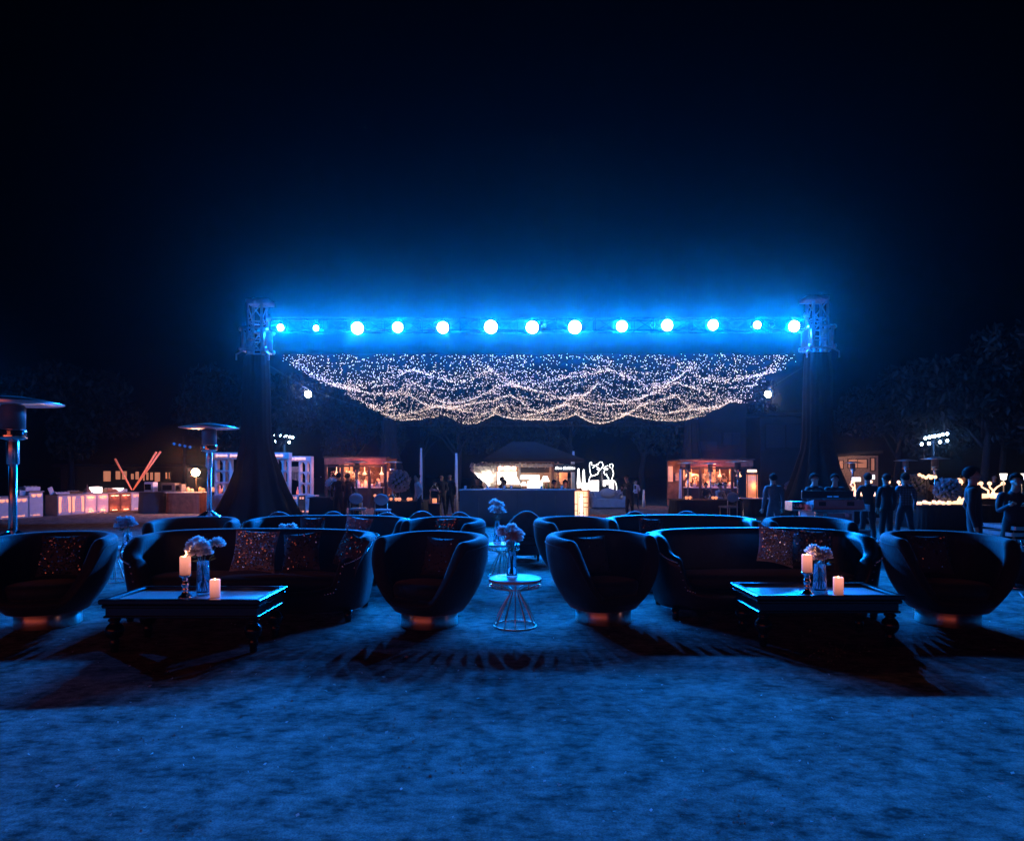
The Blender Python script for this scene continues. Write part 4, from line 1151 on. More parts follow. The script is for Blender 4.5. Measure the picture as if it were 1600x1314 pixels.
# ------------------------------------------------------------------ warm pavilions
def pavilion(label, px0, px1, py0, Y, mirror):
    x0, x1 = X(px0, Y), X(px1, Y); cx = (x0 + x1) / 2; w = x1 - x0; zt = Z(py0, Y)
    o = thing('pavilion', label, 'pavilion', (cx, Y, 0))
    b = MB(); b.box((0, -.03, zt - .14), (w, .07, .26), bev=.01); b.build('fascia', m_wood, o)
    b = MB(); b.box((0, 1.1, zt + .03), (w + .1, 2.4, .05)); b.build('roof', m_roof, o)
    for q in (0.02, .28, .72, .98):
        b = MB(); b.box((-w / 2 + w * q, .04, (zt - .28) / 2), (.1, .1, zt - .28), bev=.008); b.build('post', m_black, o)
    b = MB(); b.box((0, 2.2, zt / 2), (w, .08, zt)); b.build('back_wall', m_pav, o)
    b = MB(); b.box((0, -.02, zt - .34), (w * .96, .05, .07)); b.build('dark_beam', m_black, o)
    rr = random.Random(int(px0))
    for i in range(11):
        q = -w / 2 + w * (.05 + .09 * i) + rr.uniform(-.05, .05); h = rr.uniform(.15, .7)
        b = MB(); b.box((q, 2.1, .9 + rr.uniform(0, .35) + h / 2), (w * rr.uniform(.03, .075), .06, h), bev=.01); b.build('niche_light', rr.choice([m_windim, m_win, m_glow, m_woodl]), o)
    for i in range(14):
        q = -w * .33 + w * .66 * i / 13 + rr.uniform(-.03, .03); h = rr.uniform(.12, .34)
        b = MB(); b.lathe([(.045, 0), (.05, h * .6), (.016, h * .75), (.016, h)] if i % 2 else [(.06, 0), (.09, h * .4), (.05, h * .9)], 9, (q, .85, .88)); b.build('bottle' if i % 2 else 'serving_pot', rr.choice([m_wood, m_chrome, m_white, m_black, m_glow]), o)
    for q in (-.36, .1, .38):
        b = MB(); b.lathe([(.015, zt - .35), (.015, zt - .55), (.09, zt - .68), (.02, zt - .70)], 10, (q * w, .5, 0)); b.build('pendant_lamp', m_glowhi, o)
    # flower and leaf wall hanging
    b = MB()
    for i in range(420):
        q = rr.gauss(-.18 if not mirror else .0, .16); x = q * w; z = zt - .55 - abs(rr.gauss(0, .22)); c = V((x, 1.2 + rr.gauss(0, .15), z)); s_ = rr.uniform(.03, .07)
        e = Euler((rr.uniform(0, 6), rr.uniform(0, 6), rr.uniform(0, 6))).to_matrix()
        b.add([c + e @ V((s_, 0, 0)), c + e @ V((0, s_ * .45, 0)), c + e @ V((-s_, 0, 0)), c + e @ V((0, -s_ * .45, 0))], [[0, 1, 2, 3]])
    b.build('hanging_garland', m_petal, o, kind='stuff')
    b = MB(); b.box((0, .9, .42), (w * .7, .5, .84)); b.build('counter_body', m_drape2, o)
    b = MB(); b.box((0, .9, .86), (w * .74, .56, .04)); b.build('counter_top', m_white, o)
    lamp('POINT', 'pavilion_light', (-w * .22, 1.0, zt - .5), 62, (1.0, .28, .11), 0, o)
    lamp('POINT', 'pavilion_light', (w * .25, .5, zt - .6), 40, (1.0, .25, .1), 0, o)
    lamp('POINT', 'fascia_light', (-w * .1 if mirror else w * .2, -.7, zt - .3), 30, (1.0, .18, .07), 0, o)
    return o
pavilion('left open pavilion with an orange lit fascia and warm interior', 507, 604, 715.5, 26, False)
pavilion('right open pavilion with an orange lit fascia and flower wall', 1063, 1176, 719, 26, True)
o = thing('tall_lantern', 'tall orange cylinder lantern at the right of the right pavilion', 'lantern', (X(1175, 23.5), 23.5, 0))
b = MB(); b.lathe([(.2, 0), (.22, .05), (.22, .42), (.2, .46)], 20); b.build('foot', m_black, o)
b = MB(); b.lathe([(.2, .48), (.2, 1.42)], 24); b.build('shade', mat('orange paper shade', (1, .5, .2), .6, emit=(1, .26, .10), es=.75), o)
for z in (.46, 1.42):
    b = MB(); b.lathe([(.23, z), (.23, z + .06), (.2, z + .07)], 24); b.build('band', m_black, o)
b = MB(); b.lathe([(.16, 1.50), (.18, 1.53), (.16, 1.6)], 20); b.build('top_light', m_glowhi, o)
for a in range(4):
    b = MB(); b.tube([(.23 * cos(a * 1.57 + .4), .23 * sin(a * 1.57 + .4), .46), (.23 * cos(a * 1.57 + .4), .23 * sin(a * 1.57 + .4), 1.45)], .015, 5); b.build('cage_rod', m_black, o)
lamp('POINT', 'lantern_light', (0, -.35, 1.0), 8, (1, .3, .12), 0, o)

# walls and villas behind
def villa(label, px0, px1, py0, Y, wins, m=m_wall, slope=0, depth=5, winm=m_windim):
    x0, x1 = X(px0, Y), X(px1, Y); cx = (x0 + x1) / 2; w = x1 - x0; zt = Z(py0, Y)
    o = thing('building', label, 'building', (cx, Y, 0))
    b = MB(); b.box((0, depth / 2, zt / 2), (w, depth, zt)); b.build('wall', m, o)
    b = MB(); b.box((0, depth / 2, zt + .12), (w + .8, depth + .8, .2), bev=.03)
    rf = b.build('roof', m_roof, o)
    if slope: rf.rotation_euler = (0, slope, 0)
    for (a, c, d, e) in wins:
        xw, zw, ww, hw = X((a + c) / 2, Y) - cx, Z((d + e) / 2, Y), X(c, Y) - X(a, Y), Z(d, Y) - Z(e, Y)
        b = MB()
        for s_ in (-1, 1):
            b.box((xw + s_ * (ww / 2 + .02), -.03, zw), (.05, .08, hw + .1)); b.box((xw, -.03, zw + s_ * (hw / 2 + .02)), (ww + .08, .08, .05))
        f = b.build('window', m_black, o)
        b = MB(); b.box((xw, -.015, zw), (ww, .02, hw)); b.build('pane', winm, f)
        if ww > .8:
            b = MB(); b.box((xw, -.04, zw), (.04, .04, hw)); b.build('mullion', m_black, f)
    return o
villa('long low building with a row of lit windows behind the crossed sticks', 95, 292, 730, 44, [(162, 174, 736, 752), (181, 189, 736, 749), (191, 199, 736, 749), (205, 210, 740, 749), (212, 218, 737, 749), (224, 227, 738, 751), (229, 233, 738, 750), (235, 240, 738, 750), (242, 251, 738, 752), (259, 262, 738, 748), (264, 266, 738, 748)], m_bark, winm=m_win)
villa('villa with a pale upper storey and lit glazing at right', 1303, 1372, 712, 45, [(1311, 1317, 720, 732), (1325, 1354, 718, 731), (1360, 1366, 716, 735)], m_woodl, -.09)
bpy.data.objects[-1] if False else None
villa('broad plastered building wall behind the right pavilion', 1078, 1166, 632, 33, [(1086, 1120, 690, 704), (1130, 1156, 676, 696)], m_wall, winm=m_pane)
villa('second plastered wall with a wide blank panel right of the lantern', 1188, 1266, 652, 33, [(1196, 1258, 664, 700)], m_wall, winm=m_pane)
lamp('POINT', 'villa_light', (X(1340, 43), 43, 2.2), 60, (1, .5, .35), 0)
# pale poles
for px, y0, Y, lb in ((713, 708, 23, 'pale pole left of the bar front'), (896, 705, 24.5, 'pale pole behind the right end of the bar'), (658, 700, 26, 'thin pale pole above the pale shirted man'), (1006, 765, 27, 'thin pale post beyond the phone user'), (1063, 733, 25.5, 'thick pale post at the left of the right pavilion')):
    o = tag(MB().tube([(0, 0, -.02), (0, 0, Z(y0, Y) * .5), (0, 0, Z(y0, Y))], [.085, .06, .04], 8).build('post', m_white), lb, 'post', 'pale posts on the lawn'); o.location = (X(px, Y), Y, 0)

# ------------------------------------------------------------------ food counters at far left
A0, A1 = V((-16.3, 19.2, 0)), V((-14.75, 25.0, 0))
dr = (A1 - A0).normalized(); ang = math.atan2(dr.y, dr.x)
kinds = ['a', 'a', 'a', 'tall', 'gap', 'b', 'b', 'c', 'c', 'd', 'd', 'a']
nU = len(kinds); UL = (A1 - A0).length / nU
KL = {'a': 'white food counter with small glowing lobes', 'tall': 'tall white counter with glowing lobes', 'b': 'white counter with tall glowing side bars', 'c': 'white and wood counter with warm wedge lights', 'd': 'red wood counter lit by warm wedges'}
PO = ['cut by the left edge', 'behind the heater pole', 'right of the heater pole', 'standing above its neighbours', '', 'first of the pair', 'second of the pair', 'nearer one', 'farther one', 'nearer one', 'farther one', 'at the far end of the row']
for i, k in enumerate(kinds):
    if k == 'gap': continue
    h = .84 if k == 'tall' else .70
    c = A0 + dr * UL * (i + .5)
    o = thing('food_counter', KL[k] + ', ' + PO[i], 'food counter', (c.x, c.y, 0), ang, 'lit food counters at far left')
    L_ = UL - .015
    m = m_wood if k == 'd' else m_white
    b = MB(); b.box((0, .3, h / 2), (L_, .56, h), bev=.006); b.build('body', m_white if k != 'd' else m_wood, o)
    b = MB(); b.box((0, .005, h / 2 - .01), (L_ - .03, .02, h - .08), bev=.004); b.build('front_panel', m, o)
    b = MB(); b.box((0, .28, h + .016), (L_ + .01, .64, .03), bev=.004); b.build('counter_top', m_greyp, o)
    def lobe(x, z, w, hh, dn=True, mt=m_glow):
        n = 9; p = [(x - w / 2, z), (x + w / 2, z)]
        for q in range(1, n): a = pi * q / n; p.append((x + w / 2 * cos(a), z + (-hh if dn else hh) * sin(a) ** .8))
        if not dn: p = [p[0]] + p[2:][::-1] + [p[1]]; p = p[::-1]
        b = MB(); b.prism(p, .012, m=M4.Translation((0, -.011, 0))); b.build('glow_lobe', mt, o)
    if k in 'ac' or k == 'tall' or k == 'd':
        q = m_glow if k != 'd' else m_glowhi
        for s_ in (-1, 1):
            lobe(s_ * L_ * .19, h - .07, L_ * .33, .10 if k != 'd' else .035, True, q)
            lobe(s_ * L_ * .13, .06, L_ * .22, .035 if k != 'c' else .07, False, q)
    if k == 'b':
        for s_ in (-1, 1):
            b = MB(); p = [(s_ * L_ * .46, .1), (s_ * L_ * .46, h - .06), (s_ * L_ * .20, h - .06), (s_ * L_ * .26, h - .14), (s_ * L_ * .29, h * .5), (s_ * L_ * .26, .16), (s_ * L_ * .3, .1)]
            b.prism(p if s_ < 0 else p[::-1], .012, m=M4.Translation((0, -.011, 0))); b.build('glow_bar', m_glow, o)
        b = MB()
        for r in range(7):
            for s_ in (-1, 1):
                b.box((s_ * L_ * .1 + random.uniform(-.02, .02), -.008, .16 + r * .065), (.05, .008, .014))
        b.build('glow_slot', m_glowred, o)
    if k in 'cd':
        lamp('POINT', 'counter_light', (0, -.14, .12), 2.6, (1, .24, .1), 0, o)
        lamp('POINT', 'counter_light', (0, -.12, h - .1), 1.8, (1, .24, .1), 0, o)
# things on the counters
def on(u, h=.735, off=.28):
    c = A0 + dr * UL * u; n_ = V((-dr.y, dr.x, 0)); return (c + n_ * off) + V((0, 0, h))
for u, w, hh, m, nm, lb in ((3.5, .5, .13, m_white, 'serving_tray', 'pale box tray on the tall counter'), (2.9, .3, .16, m_white, 'serving_tray', 'small pale box left of the tall counter top'), (5.6, .5, .06, m_white, 'serving_tray', 'flat white tray on the first bar lit counter'),
                           (6.6, .5, .08, m_chrome, 'chafing_dish', 'row of steel pans on the second bar lit counter'), (8.4, .3, .22, m_panelw, 'light_box', 'small bright box on the wedge lit counter'), (9.6, .5, .14, m_wood, 'food_crate', 'wooden food crate on the red wood counter'), (10.5, .4, .12, m_white, 'serving_tray', 'warm lit tray of dishes at the far end')):
    p = on(u, .88 if 3 <= u < 4 else .735)
    o = thing(nm, lb, nm.replace('_', ' '), p, ang)
    b = MB(); b.box((0, 0, hh / 2), (w, .3, hh), bev=.012); b.build('body', m, o)
    b = MB()
    for q in range(4): b.ball((-w * .36 + w * .24 * q, 0, hh + .012), .05, 8, 5, sz=.5)
    b.build('food', m_woodl, o, kind='stuff')
o = thing('menu_stand', 'leaning pale menu board on the first bar lit counter', 'menu board', on(5.05), ang); b = MB(); b.box((0, 0, .13), (.16, .02, .26)); e = b.build('board', m_white, o); e.rotation_euler = (0, R(-20), 0)
o = thing('carved_fruit', 'pointed orange food display on the counter left of the sticks', 'food display', on(7.7), ang); b = MB(); b.lathe([(.16, 0), (.1, .12), (.04, .2), (.015, .3), (.02, .33)], 12); b.build('cone', m_wood, o); b = MB(); b.lathe([(.2, 0), (.2, .03)], 14); b.build('plate', m_white, o)
pb = on(10.2, .735)
o = thing('noodle_bowl', 'white bowl holding the crossed giant sticks', 'bowl', pb, 0); b = MB(); b.lathe([(.1, 0), (.2, .1), (.24, .16), (.2, .12), (1e-6, .08)], 18); b.build('bowl', m_panelw, o)
Ys = pb.y
for (px, py), lb in (((180, 717), 'long orange lit stick leaning left out of the bowl'), ((244.5, 706), 'left one of the two orange lit sticks leaning right'), ((251, 705.5), 'right one of the two orange lit sticks leaning right')):
    e = at(px, py, Ys + .2); s0 = V((X(206 + (px > 200) * 2, Ys), Ys, .82))
    tag(MB().tube([s0, (s0 + e) / 2, e], [.024, .032, .038], 8).build('giant_chopstick', mat('lit orange stick', (.8, .3, .18), .5, emit=(1, .2, .1), es=.35)), lb, 'stick', 'crossed giant sticks')
lamp('POINT', 'counter_light', tuple(pb + V((.5, -.7, .35))), 6, (1, .34, .16))
# warm work lamp and the darker tables beside it
YL = 23.0
o = thing('work_lamp', 'glaring warm work lamp on a stand by the patio heater', 'lamp', (X(305.5, YL), YL, 0))
b = MB(); b.tube([(0, .05, .8), (0, .05, 1.42)], .018, 6); b.lathe([(.1, .795), (.1, .815)], 12); b.build('stand', m_black, o)
b = MB(); b.ball((0, 0, Z(738, YL)), .14, 14, 9); b.build('bulb', m_orangebulb, o)
lamp('POINT', 'work_lamp_light', (0, -.18, Z(738, YL)), 170, (1.0, .28, .10), 0, o)
def cloth_table(label, x, y, w, d, h, m, top=None, n=40):
    o = thing('draped_table', label, 'table', (x, y, 0), 0, 'draped tables')
    b = MB(); rr = random.Random(int(x * 10)); vs = []; fs = []
    ol = outline(w, d, 5, n * 2)
    for j, z in enumerate((h - .01, h * .6, h * .3, .01)):
        for k, (px, py) in enumerate(ol):
            q = 1 + j * .012 + .012 * j * sin(k * 1.9 + x); vs.append((px * q, py * q, z))
    for j in range(3):
        for k in range(n * 2):
            k2 = (k + 1) % (n * 2); fs.append([j * n * 2 + k, (j + 1) * n * 2 + k, (j + 1) * n * 2 + k2, j * n * 2 + k2])
    b.add(vs, fs, True); b.build('cloth', m, o)
    b = MB(); b.box((0, 0, h), (w + .01, d + .01, .025), bev=.006); b.build('top', top or m, o)
    return o
m_orcloth = mat('orange striped cloth', (.4, .15, .08), .8, noise=.3, nscale=6)
cloth_table('orange cloth table under the warm work lamp', X(291, YL), YL + .1, 1.3, .7, .76, m_orcloth, m_white)
cloth_table('dark table with thin legs left of the work lamp', X(240, 23.2), 23.3, 1.0, .6, .78, m_bar, m_greyp)
for px, py, Y, w, h, m, lb in ((236, 760, 23.1, .34, .36, m_white, 'blue white open box on the dark table'), (266, 759.5, 23, .5, .32, m_case, 'dark oven with a glass door on the counter left of the work lamp'), (283, 760, 23, .2, .28, m_case, 'narrow dark box right of the oven')):
    o = thing('appliance_box', lb, 'oven' if 'oven' in lb else 'box', (X(px, Y), Y, .78))
    b = MB(); b.box((0, 0, h / 2), (w, .3, h), bev=.012); b.build('body', m, o)
    b = MB(); b.box((-.03, -.155, h / 2), (w * .68, .012, h * .6), bev=.004); b.build('door', m_lacq, o)
rr = random.Random(12)
for i, (px, s_) in enumerate(((294, 1), (300, .7), (313, 1.1), (318, .8), (333, 1), (337, .8), (349, .8), (357, .7))):
    h = .18 * s_; o = thing('glass_jar', ORDS[i] + ' glowing amber jar from the left beside the warm work lamp', 'jar', (X(px, YL - .1), YL - .1, .785), 0, 'amber jars by the work lamp')
    b = MB(); b.lathe([(.05, 0), (.06, .02), (.06, h * .7), (.03, h * .85)], 12); b.build('jar', mat('glowing amber jar', (.8, .45, .2), .2, emit=(1, .4, .2), es=.5) if i == 0 else MATS['glowing amber jar'], o); b = MB(); b.lathe([(.035, h * .85), (.035, h)], 10); b.build('lid', m_brass, o)  # jar emission stands in for the work lamp's light

# lattice arch stalls
def arch_stall(label, towers, head, Y, script, base_py):
    x0, x1 = X(head[0], Y), X(head[1], Y); cx = (x0 + x1) / 2
    o = thing('arch_stall', label, 'food stall', (cx, Y, 0), 0, 'white arched stalls')
    b = MB(); b.box((0, 0, Z((head[2] + head[3]) / 2, Y)), (x1 - x0, .36, Z(head[2], Y) - Z(head[3], Y)), bev=.01); b.build('header_board', m_white, o)
    for a, c in script:
        z = Z((head[2] + head[3]) / 2, Y); b = squiggle((c - a) / F * Y, .10, int(a), .016); e = b.build('lit_script', m_script, o); e.location = (X((a + c) / 2, Y) - cx, -.2, z)
    for (a, c) in towers:
        xa, xc = X(a, Y) - cx, X(c, Y) - cx; zt = Z(head[3], Y); zb = Z(base_py, Y); w = xc - xa
        rows = 3; hh = (zt - zb) / rows
        for s_ in (xa + .02, xa + w * .58, xc - .02):
            b = MB(); b.box((s_, 0, (zt + zb) / 2 - .003), (.05, .3, zt - zb - .006)); b.build('stile', m_white, o)
        for r in range(rows + 1):
            b = MB(); b.box(((xa + xc) / 2, .002, zb + hh * r), (w + .012, .312, .05)); b.build('shelf', m_white, o)
        for r in range(rows):
            for (l, rgt) in ((xa + .045, xa + w * .58 - .025), (xa + w * .58 + .025, xc - .045)):
                zz = zb + hh * (r + 1) - .024; m_ = (l + rgt) / 2; dp = hh * .36
                for s_ in (-1, 1):
                    e0 = l if s_ < 0 else rgt
                    p = [(e0, zz), (e0, zz - dp), (e0 + (m_ - e0) * .2, zz - dp * .55), (e0 + (m_ - e0) * .6, zz - dp * .2), (m_, zz)]
                    b = MB(); b.prism(p if s_ > 0 else p[::-1], .05, m=M4.Translation((0, -.11, 0))); b.build('arch_spandrel', m_white, o)
        b = MB(); b.box(((xa + xc) / 2, 0, (zb - .03) / 2), (w + .1, .4, zb - .03), bev=.01); b.build('plinth', m_greyp, o)
    return o
arch_stall('left white arched stall with lit script, behind the left truss drape', [(338.5, 362)], (338, 392, 707, 717.5), 22.5, [(341, 359), (363, 381), (384, 389)], 772)
arch_stall('middle white arched stall with lit script, right of the left truss drape', [(431, 453)], (408, 454, 707, 717.5), 22.6, [(410, 424), (426, 445)], 772)
arch_stall('right white arched stall with lit script and open shelves', [(469, 488)], (450, 488, 713, 721), 24.2, [(453, 461), (463, 480)], 772)
for i, (px, m, lb) in enumerate(((464, m_white, 'white counter block with glowing lobes under the right arched stall'), (475, m_wood, 'wood counter block between two white ones'), (488, m_white, 'white counter block at the right of the arched stalls'))):
    Y = 23.4; w = {464: 9, 475: 9, 488: 15}[px] / F * Y
    o = thing('food_counter', lb, 'food counter', (X(px, Y), Y, 0), 0, 'counters under the arched stalls')
    b = MB(); b.box((0, 0, .33), (w, .5, .64), bev=.006); b.build('body', m, o)
    for s_ in (-1, 1):
        if px != 488:
            b = MB(); b.box((s_ * w * .22, -.256, .55), (w * .3, .012, .07), bev=.004); b.build('glow_lobe', m_glow, o)
        b = MB(); b.box((s_ * w * .24, -.256, .06), (w * .3, .012, .05), bev=.004); b.build('glow_lobe', m_glow, o)
for px, py, Y, lb in ((441, 765, 22.2, 'small orange bottle on the middle arched stall'), (447, 763, 22.2, 'pale bottle on the middle arched stall'), (465, 766, 23.3, 'red bottle left of the right arched stall'), (344, 763, 22.1, 'orange bottle on the left arched stall'), (350, 764, 22.1, 'pale bottle on the left arched stall')):
    tag(MB().lathe([(.04, 0), (.045, .12), (.015, .2), (.015, .28)], 10).build('bottle', m_glowred if 'pale' not in lb else m_white, loc=(X(px, Y), Y, Z(772, Y) + .03 if px != 465 else .68)), lb, 'bottle')
o = thing('striped_awning', 'pale striped screen showing between the two right arched stalls', 'screen', (X(460, 30), 30, 0))
for i in range(8):
    b = MB(); b.box((-.25 + .075 * i, 0, 1.42 - .02 * i), (.04, .02, .42)); b.build('slat', m_woodl, o)
b = MB(); b.box((0, -.02, 1.66), (.75, .06, .26)); b.build('top_board', m_woodl, o)
for s_ in (-.36, .36):
    b = MB(); b.box((s_, .03, .8), (.04, .04, 1.6)); b.build('post', m_black, o)
lamp('POINT', 'stall_light', (X(458, 28), 28.5, 1.6), 12, (1, .5, .32))

# ------------------------------------------------------------------ flower balls, tables, candles in the mid ground
def flower_ball(label, px, py, Y, r, hstem=.5, m=m_petal_b):
    o = thing('flower_ball', label, 'flower ball', (X(px, Y), Y, 0), 0, 'big round flower balls')
    z = Z(py, Y); rr = random.Random(int(px))
    N = 70
    b = MB(); b.lathe([(.10, z - r - hstem), (.1, z - r - hstem + .015), (.014, z - r - hstem + .03), (.014, z - r * .5)], 12); b.build('stem_vase', m_chrome, o)
    for i in range(N):
        t_ = (i + .5) / N; ph = math.acos(1 - 2 * t_); th = pi * (1 + 5 ** .5) * i
        d = V((cos(th) * sin(ph), sin(th) * sin(ph), cos(ph)))
        if d.y > .45: continue
        c = V((0, 0, z)) + d * r * rr.uniform(.82, 1.0)
        b = MB(); q = r * .19
        b.ball(tuple(c), q, 7, 5, sz=.85)
        for k in range(4):
            a = d.cross(V((rr.uniform(-1, 1), rr.uniform(-1, 1), rr.uniform(-1, 1)))).normalized(); e = c + d * q * .7 + a * q * .5
            b.ball(tuple(e), q * .5, 5, 4)
        b.build('blossom', m, o)
    b = MB(); b.ball((0, 0, z), r * .82, 14, 9); b.build('leaf_core', m_stem, o)
    return o
flower_ball('white flower ball on a candle lit table left of the bar', 624, 752, 19, .31)
flower_ball('round white flower ball behind the tall man, on the candle table', 1481, 765, 16.5, .30)
flower_ball('smaller shadowed flower ball right of the checked shirt man', 1431, 758, 18.5, .30)
flower_ball('small flower ball left of the orange lantern side, by the sound desk', 1235, 760, 20, .16, .3)
flower_ball('pink flower ball in front of the left pavilion', 519, 756, 23, .22, .4)
cloth_table('black cloth table with candles under the left flower ball', X(628, 19.2), 19.2, 1.5, 1.5, .62, m_drape2)
cloth_table('black cloth table left of the couple', X(512, 22), 22, 1.1, 1.0, .62, m_drape2)
cloth_table('long black cloth table with candles at right', X(1475, 16.8), 16.8, 1.9, 1.2, .62, m_drape2)
cloth_table('black cloth table with candle globes before the right pavilion', X(1095, 20.5), 20.5, 1.9, 1.2, .60, m_drape2)
cloth_table('pale topped table right of the orange lantern', X(1185, 21.5), 21.5, 1.0, 1.0, .60, m_drape2, m_greyp)
cloth_table('candle stall at the far right behind the lamps', X(1560, 17.5), 17.5, 1.8, .9, .75, m_drape2)
cloth_table('candle stall behind the two black jacket men', X(1345, 21), 21, 1.2, .9, .68, m_drape2)
def globe(label, px, py, Y, r=.06, h=.0, m=None, grp='glowing candle globes', z0=None):
    o = thing('candle_globe', label, 'candle holder', (X(px, Y), Y, z0 if z0 is not None else Z(py, Y) - r), 0, grp)
    b = MB(); b.lathe([(r * .6, 0), (r, r * .7), (r, r * 1.2), (r * .7, r * 1.8), (r * .66, r * 1.8)], 12); b.build('globe', m or m_glow, o)
    b = MB(); b.lathe([(r * .65, -.01), (r * .6, 0)], 10); b.build('foot', m_brass, o)
    return o
rr = random.Random(4)
GL = [(601, 774, 18.7, .05), (605, 776, 18.6, .04), (611, 771, 18.9, .045), (619, 770, 18.6, .05), (624, 776, 18.5, .055), (638, 774, 18.6, .05), (642, 772, 18.9, .045), (586, 769, 21.7, .05)]
for i, (px, py, Y, r) in enumerate(GL):
    globe(['candle at the left rim', 'thin candle left of the stem', 'taller back candle left of centre', 'candle left behind the stem', 'broad candle right before the stem', 'candle right of the stem', 'back candle at right', 'lone candle far left'][i] + ' on the table under the left flower ball', px, py, Y, r, grp='candles under the left flower ball', z0=.645)
for px, py, lb in ((1072.5, 778, 'candle globe left of all on the right pavilion table'), (1078, 774, 'higher candle globe at the left heater of the right pavilion'), (1114, 781, 'candle globe in the middle of the right pavilion table'), (1119, 775, 'square candle holder by the pale shirted guest'), (1142, 781, 'candle globe near the bright based heater')):
    globe(lb, px, py, 20.4, .05, m=m_glow, z0=.62)
for i in range(16):
    px = 1434 + i * 4.9 + rr.uniform(-1, 1); Y = 16.5 + rr.uniform(-.25, .35)
    globe(ORDS[i] + ' small candle from the left on the long black table at right', px, 0, Y, rr.uniform(.035, .055), grp='candles on the long right table', m=m_glowhi, z0=.645)
for i in range(14):
    px = 1533 + i * 4.4; Y = 17.3 + rr.uniform(-.2, .3)
    globe(ORDS[i] + ' candle cup from the left on the far right stall', px, 0, Y, rr.uniform(.05, .08), grp='candles of the far right stall', m=m_glowhi, z0=.78)
for i in range(10):
    px = 1331 + i * 4.6; Y = 20.8 + rr.uniform(-.2, .3)
    globe(ORDS[i] + ' candle cup from the left behind the black jacket men', px, 0, Y, rr.uniform(.05, .075), grp='candles behind the black jacket men', m=m_glowhi, z0=.71)
for px, py, Y, w, h, lb in ((1338, 749, 21.5, 13, 6.5, 'bright rectangular light box left of the black jacket men'), (1362.5, 745.5, 22, 8, 6.5, 'small bright square screen between the black jacket men')):
    o = thing('light_box', lb, 'light box', (X(px, Y), Y, 0)); b = MB(); b.box((0, 0, Z(py, Y)), (w / F * Y, .06, h / F * Y), bev=.01); b.build('lit_face', m_panelw, o); b = MB(); b.box((0, .05, Z(py, Y)), ((w + 1) / F * Y, .04, (h + 1) / F * Y)); b.tube([(0, .05, 0), (0, .05, Z(py, Y))], .02, 6); b.build('frame', m_black, o)
def gold_tree(label, px, py, Y):
    o = thing('lit_branch', label, 'lit branches', (X(px, Y), Y, .68)); rr = random.Random(px); b = MB()
    for k in range(3):
        q = [V((0, 0, 0))]
        for j in range(5): q.append(q[-1] + V((rr.uniform(-.12, .12) + (.05 * (k - 1)), rr.uniform(-.05, .05), .10)))
        b.tube(q, [.03, .03, .028, .025, .02, .015], 6); b.ball(tuple(q[-1]), .055, 8, 5)
    b.build('branch', m_glowhi, o); b = MB(); b.lathe([(.08, 0), (.08, .02)], 12); b.build('foot', m_brass, o)
gold_tree('glowing curled candelabra at the left of the right stalls', 1336, 760, 20.9)
gold_tree('glowing candelabra behind the checked shirt man', 1397, 770, 20)
gold_tree('glowing candelabra left of the tall man', 1500, 765, 17)
gold_tree('glowing candelabra between the two men at far right', 1553, 770, 17.4)
for px, py, Y, lb in ((1568, 745, 17, 'white square shaded table lamp left of the jacket man'), (1596.5, 745, 17, 'white square shaded table lamp at the right edge')):
    o = thing('table_lamp', lb, 'table lamp', (X(px, Y), Y, .765), 0, 'square shaded table lamps'); zc = Z(py, Y) - .765
    b = MB(); b.lathe([(.08, 0), (.08, .02), (.015, .03), (.015, zc)], 10); b.build('base', m_brass, o)
    b = MB(); b.lathe([(.075, zc - .08), (.11, zc + .09)], 4, smooth=False); b.build('shade', m_panelw, o)
for px, py, lb in ((1498, 751, 'glowing dome lamp left of the tall man'), (1448, 745, 'bright bulb cluster behind the shadowed flower ball')):
    o = thing('dome_lamp', lb, 'lamp', (X(px, 18), 18, 0)); zc = Z(py, 18); b = MB(); b.lathe([(.1, 0), (.02, .03), (.02, zc - .1)], 10); b.build('stand', m_black, o)
    b = MB()
    if px == 1498: b.lathe([(.11, zc - .07), (.1, zc), (.05, zc + .06), (1e-6, zc + .075)], 14)
    else:
        for k in range(7): b.ball((random.uniform(-.2, .2), random.uniform(-.1, .1), zc + random.uniform(-.08, .1)), .05, 8, 5)
    b.build('glass_shade', m_glowhi, o)
# tall storm lantern left of the bar
o = thing('storm_lantern', 'tall metal storm lantern with a candle left of the bar', 'lantern', (X(679, 20), 20, .5)); 
b = MB(); b.box((0, 0, .01), (.3, .3, .02)); b.box((0, 0, .42), (.3, .3, .02)); b.lathe([(.15, .43), (.1, .52), (.04, .56), (.04, .62), (.06, .64), (1e-6, .68)], 12); b.build('frame', m_chrome, o)
for sx in (-1, 1):
    for sy in (-1, 1):
        b = MB(); b.tube([(sx * .14, sy * .14, .02), (sx * .14, sy * .14, .42)], .01, 5); b.build('corner_post', m_chrome, o)
b = MB(); b.lathe([(.07, .02), (.07, .16)], 12); b.build('candle', m_glow, o)
o = thing('pedestal', 'dark pedestal under the storm lantern', 'pedestal', (X(679, 20), 20, 0)); b = MB(); b.box((0, 0, .24), (.4, .4, .48), bev=.01); b.build('body', m_bar, o); b = MB(); b.box((0, 0, .49), (.44, .44, .018)); b.build('top', m_bar, o)
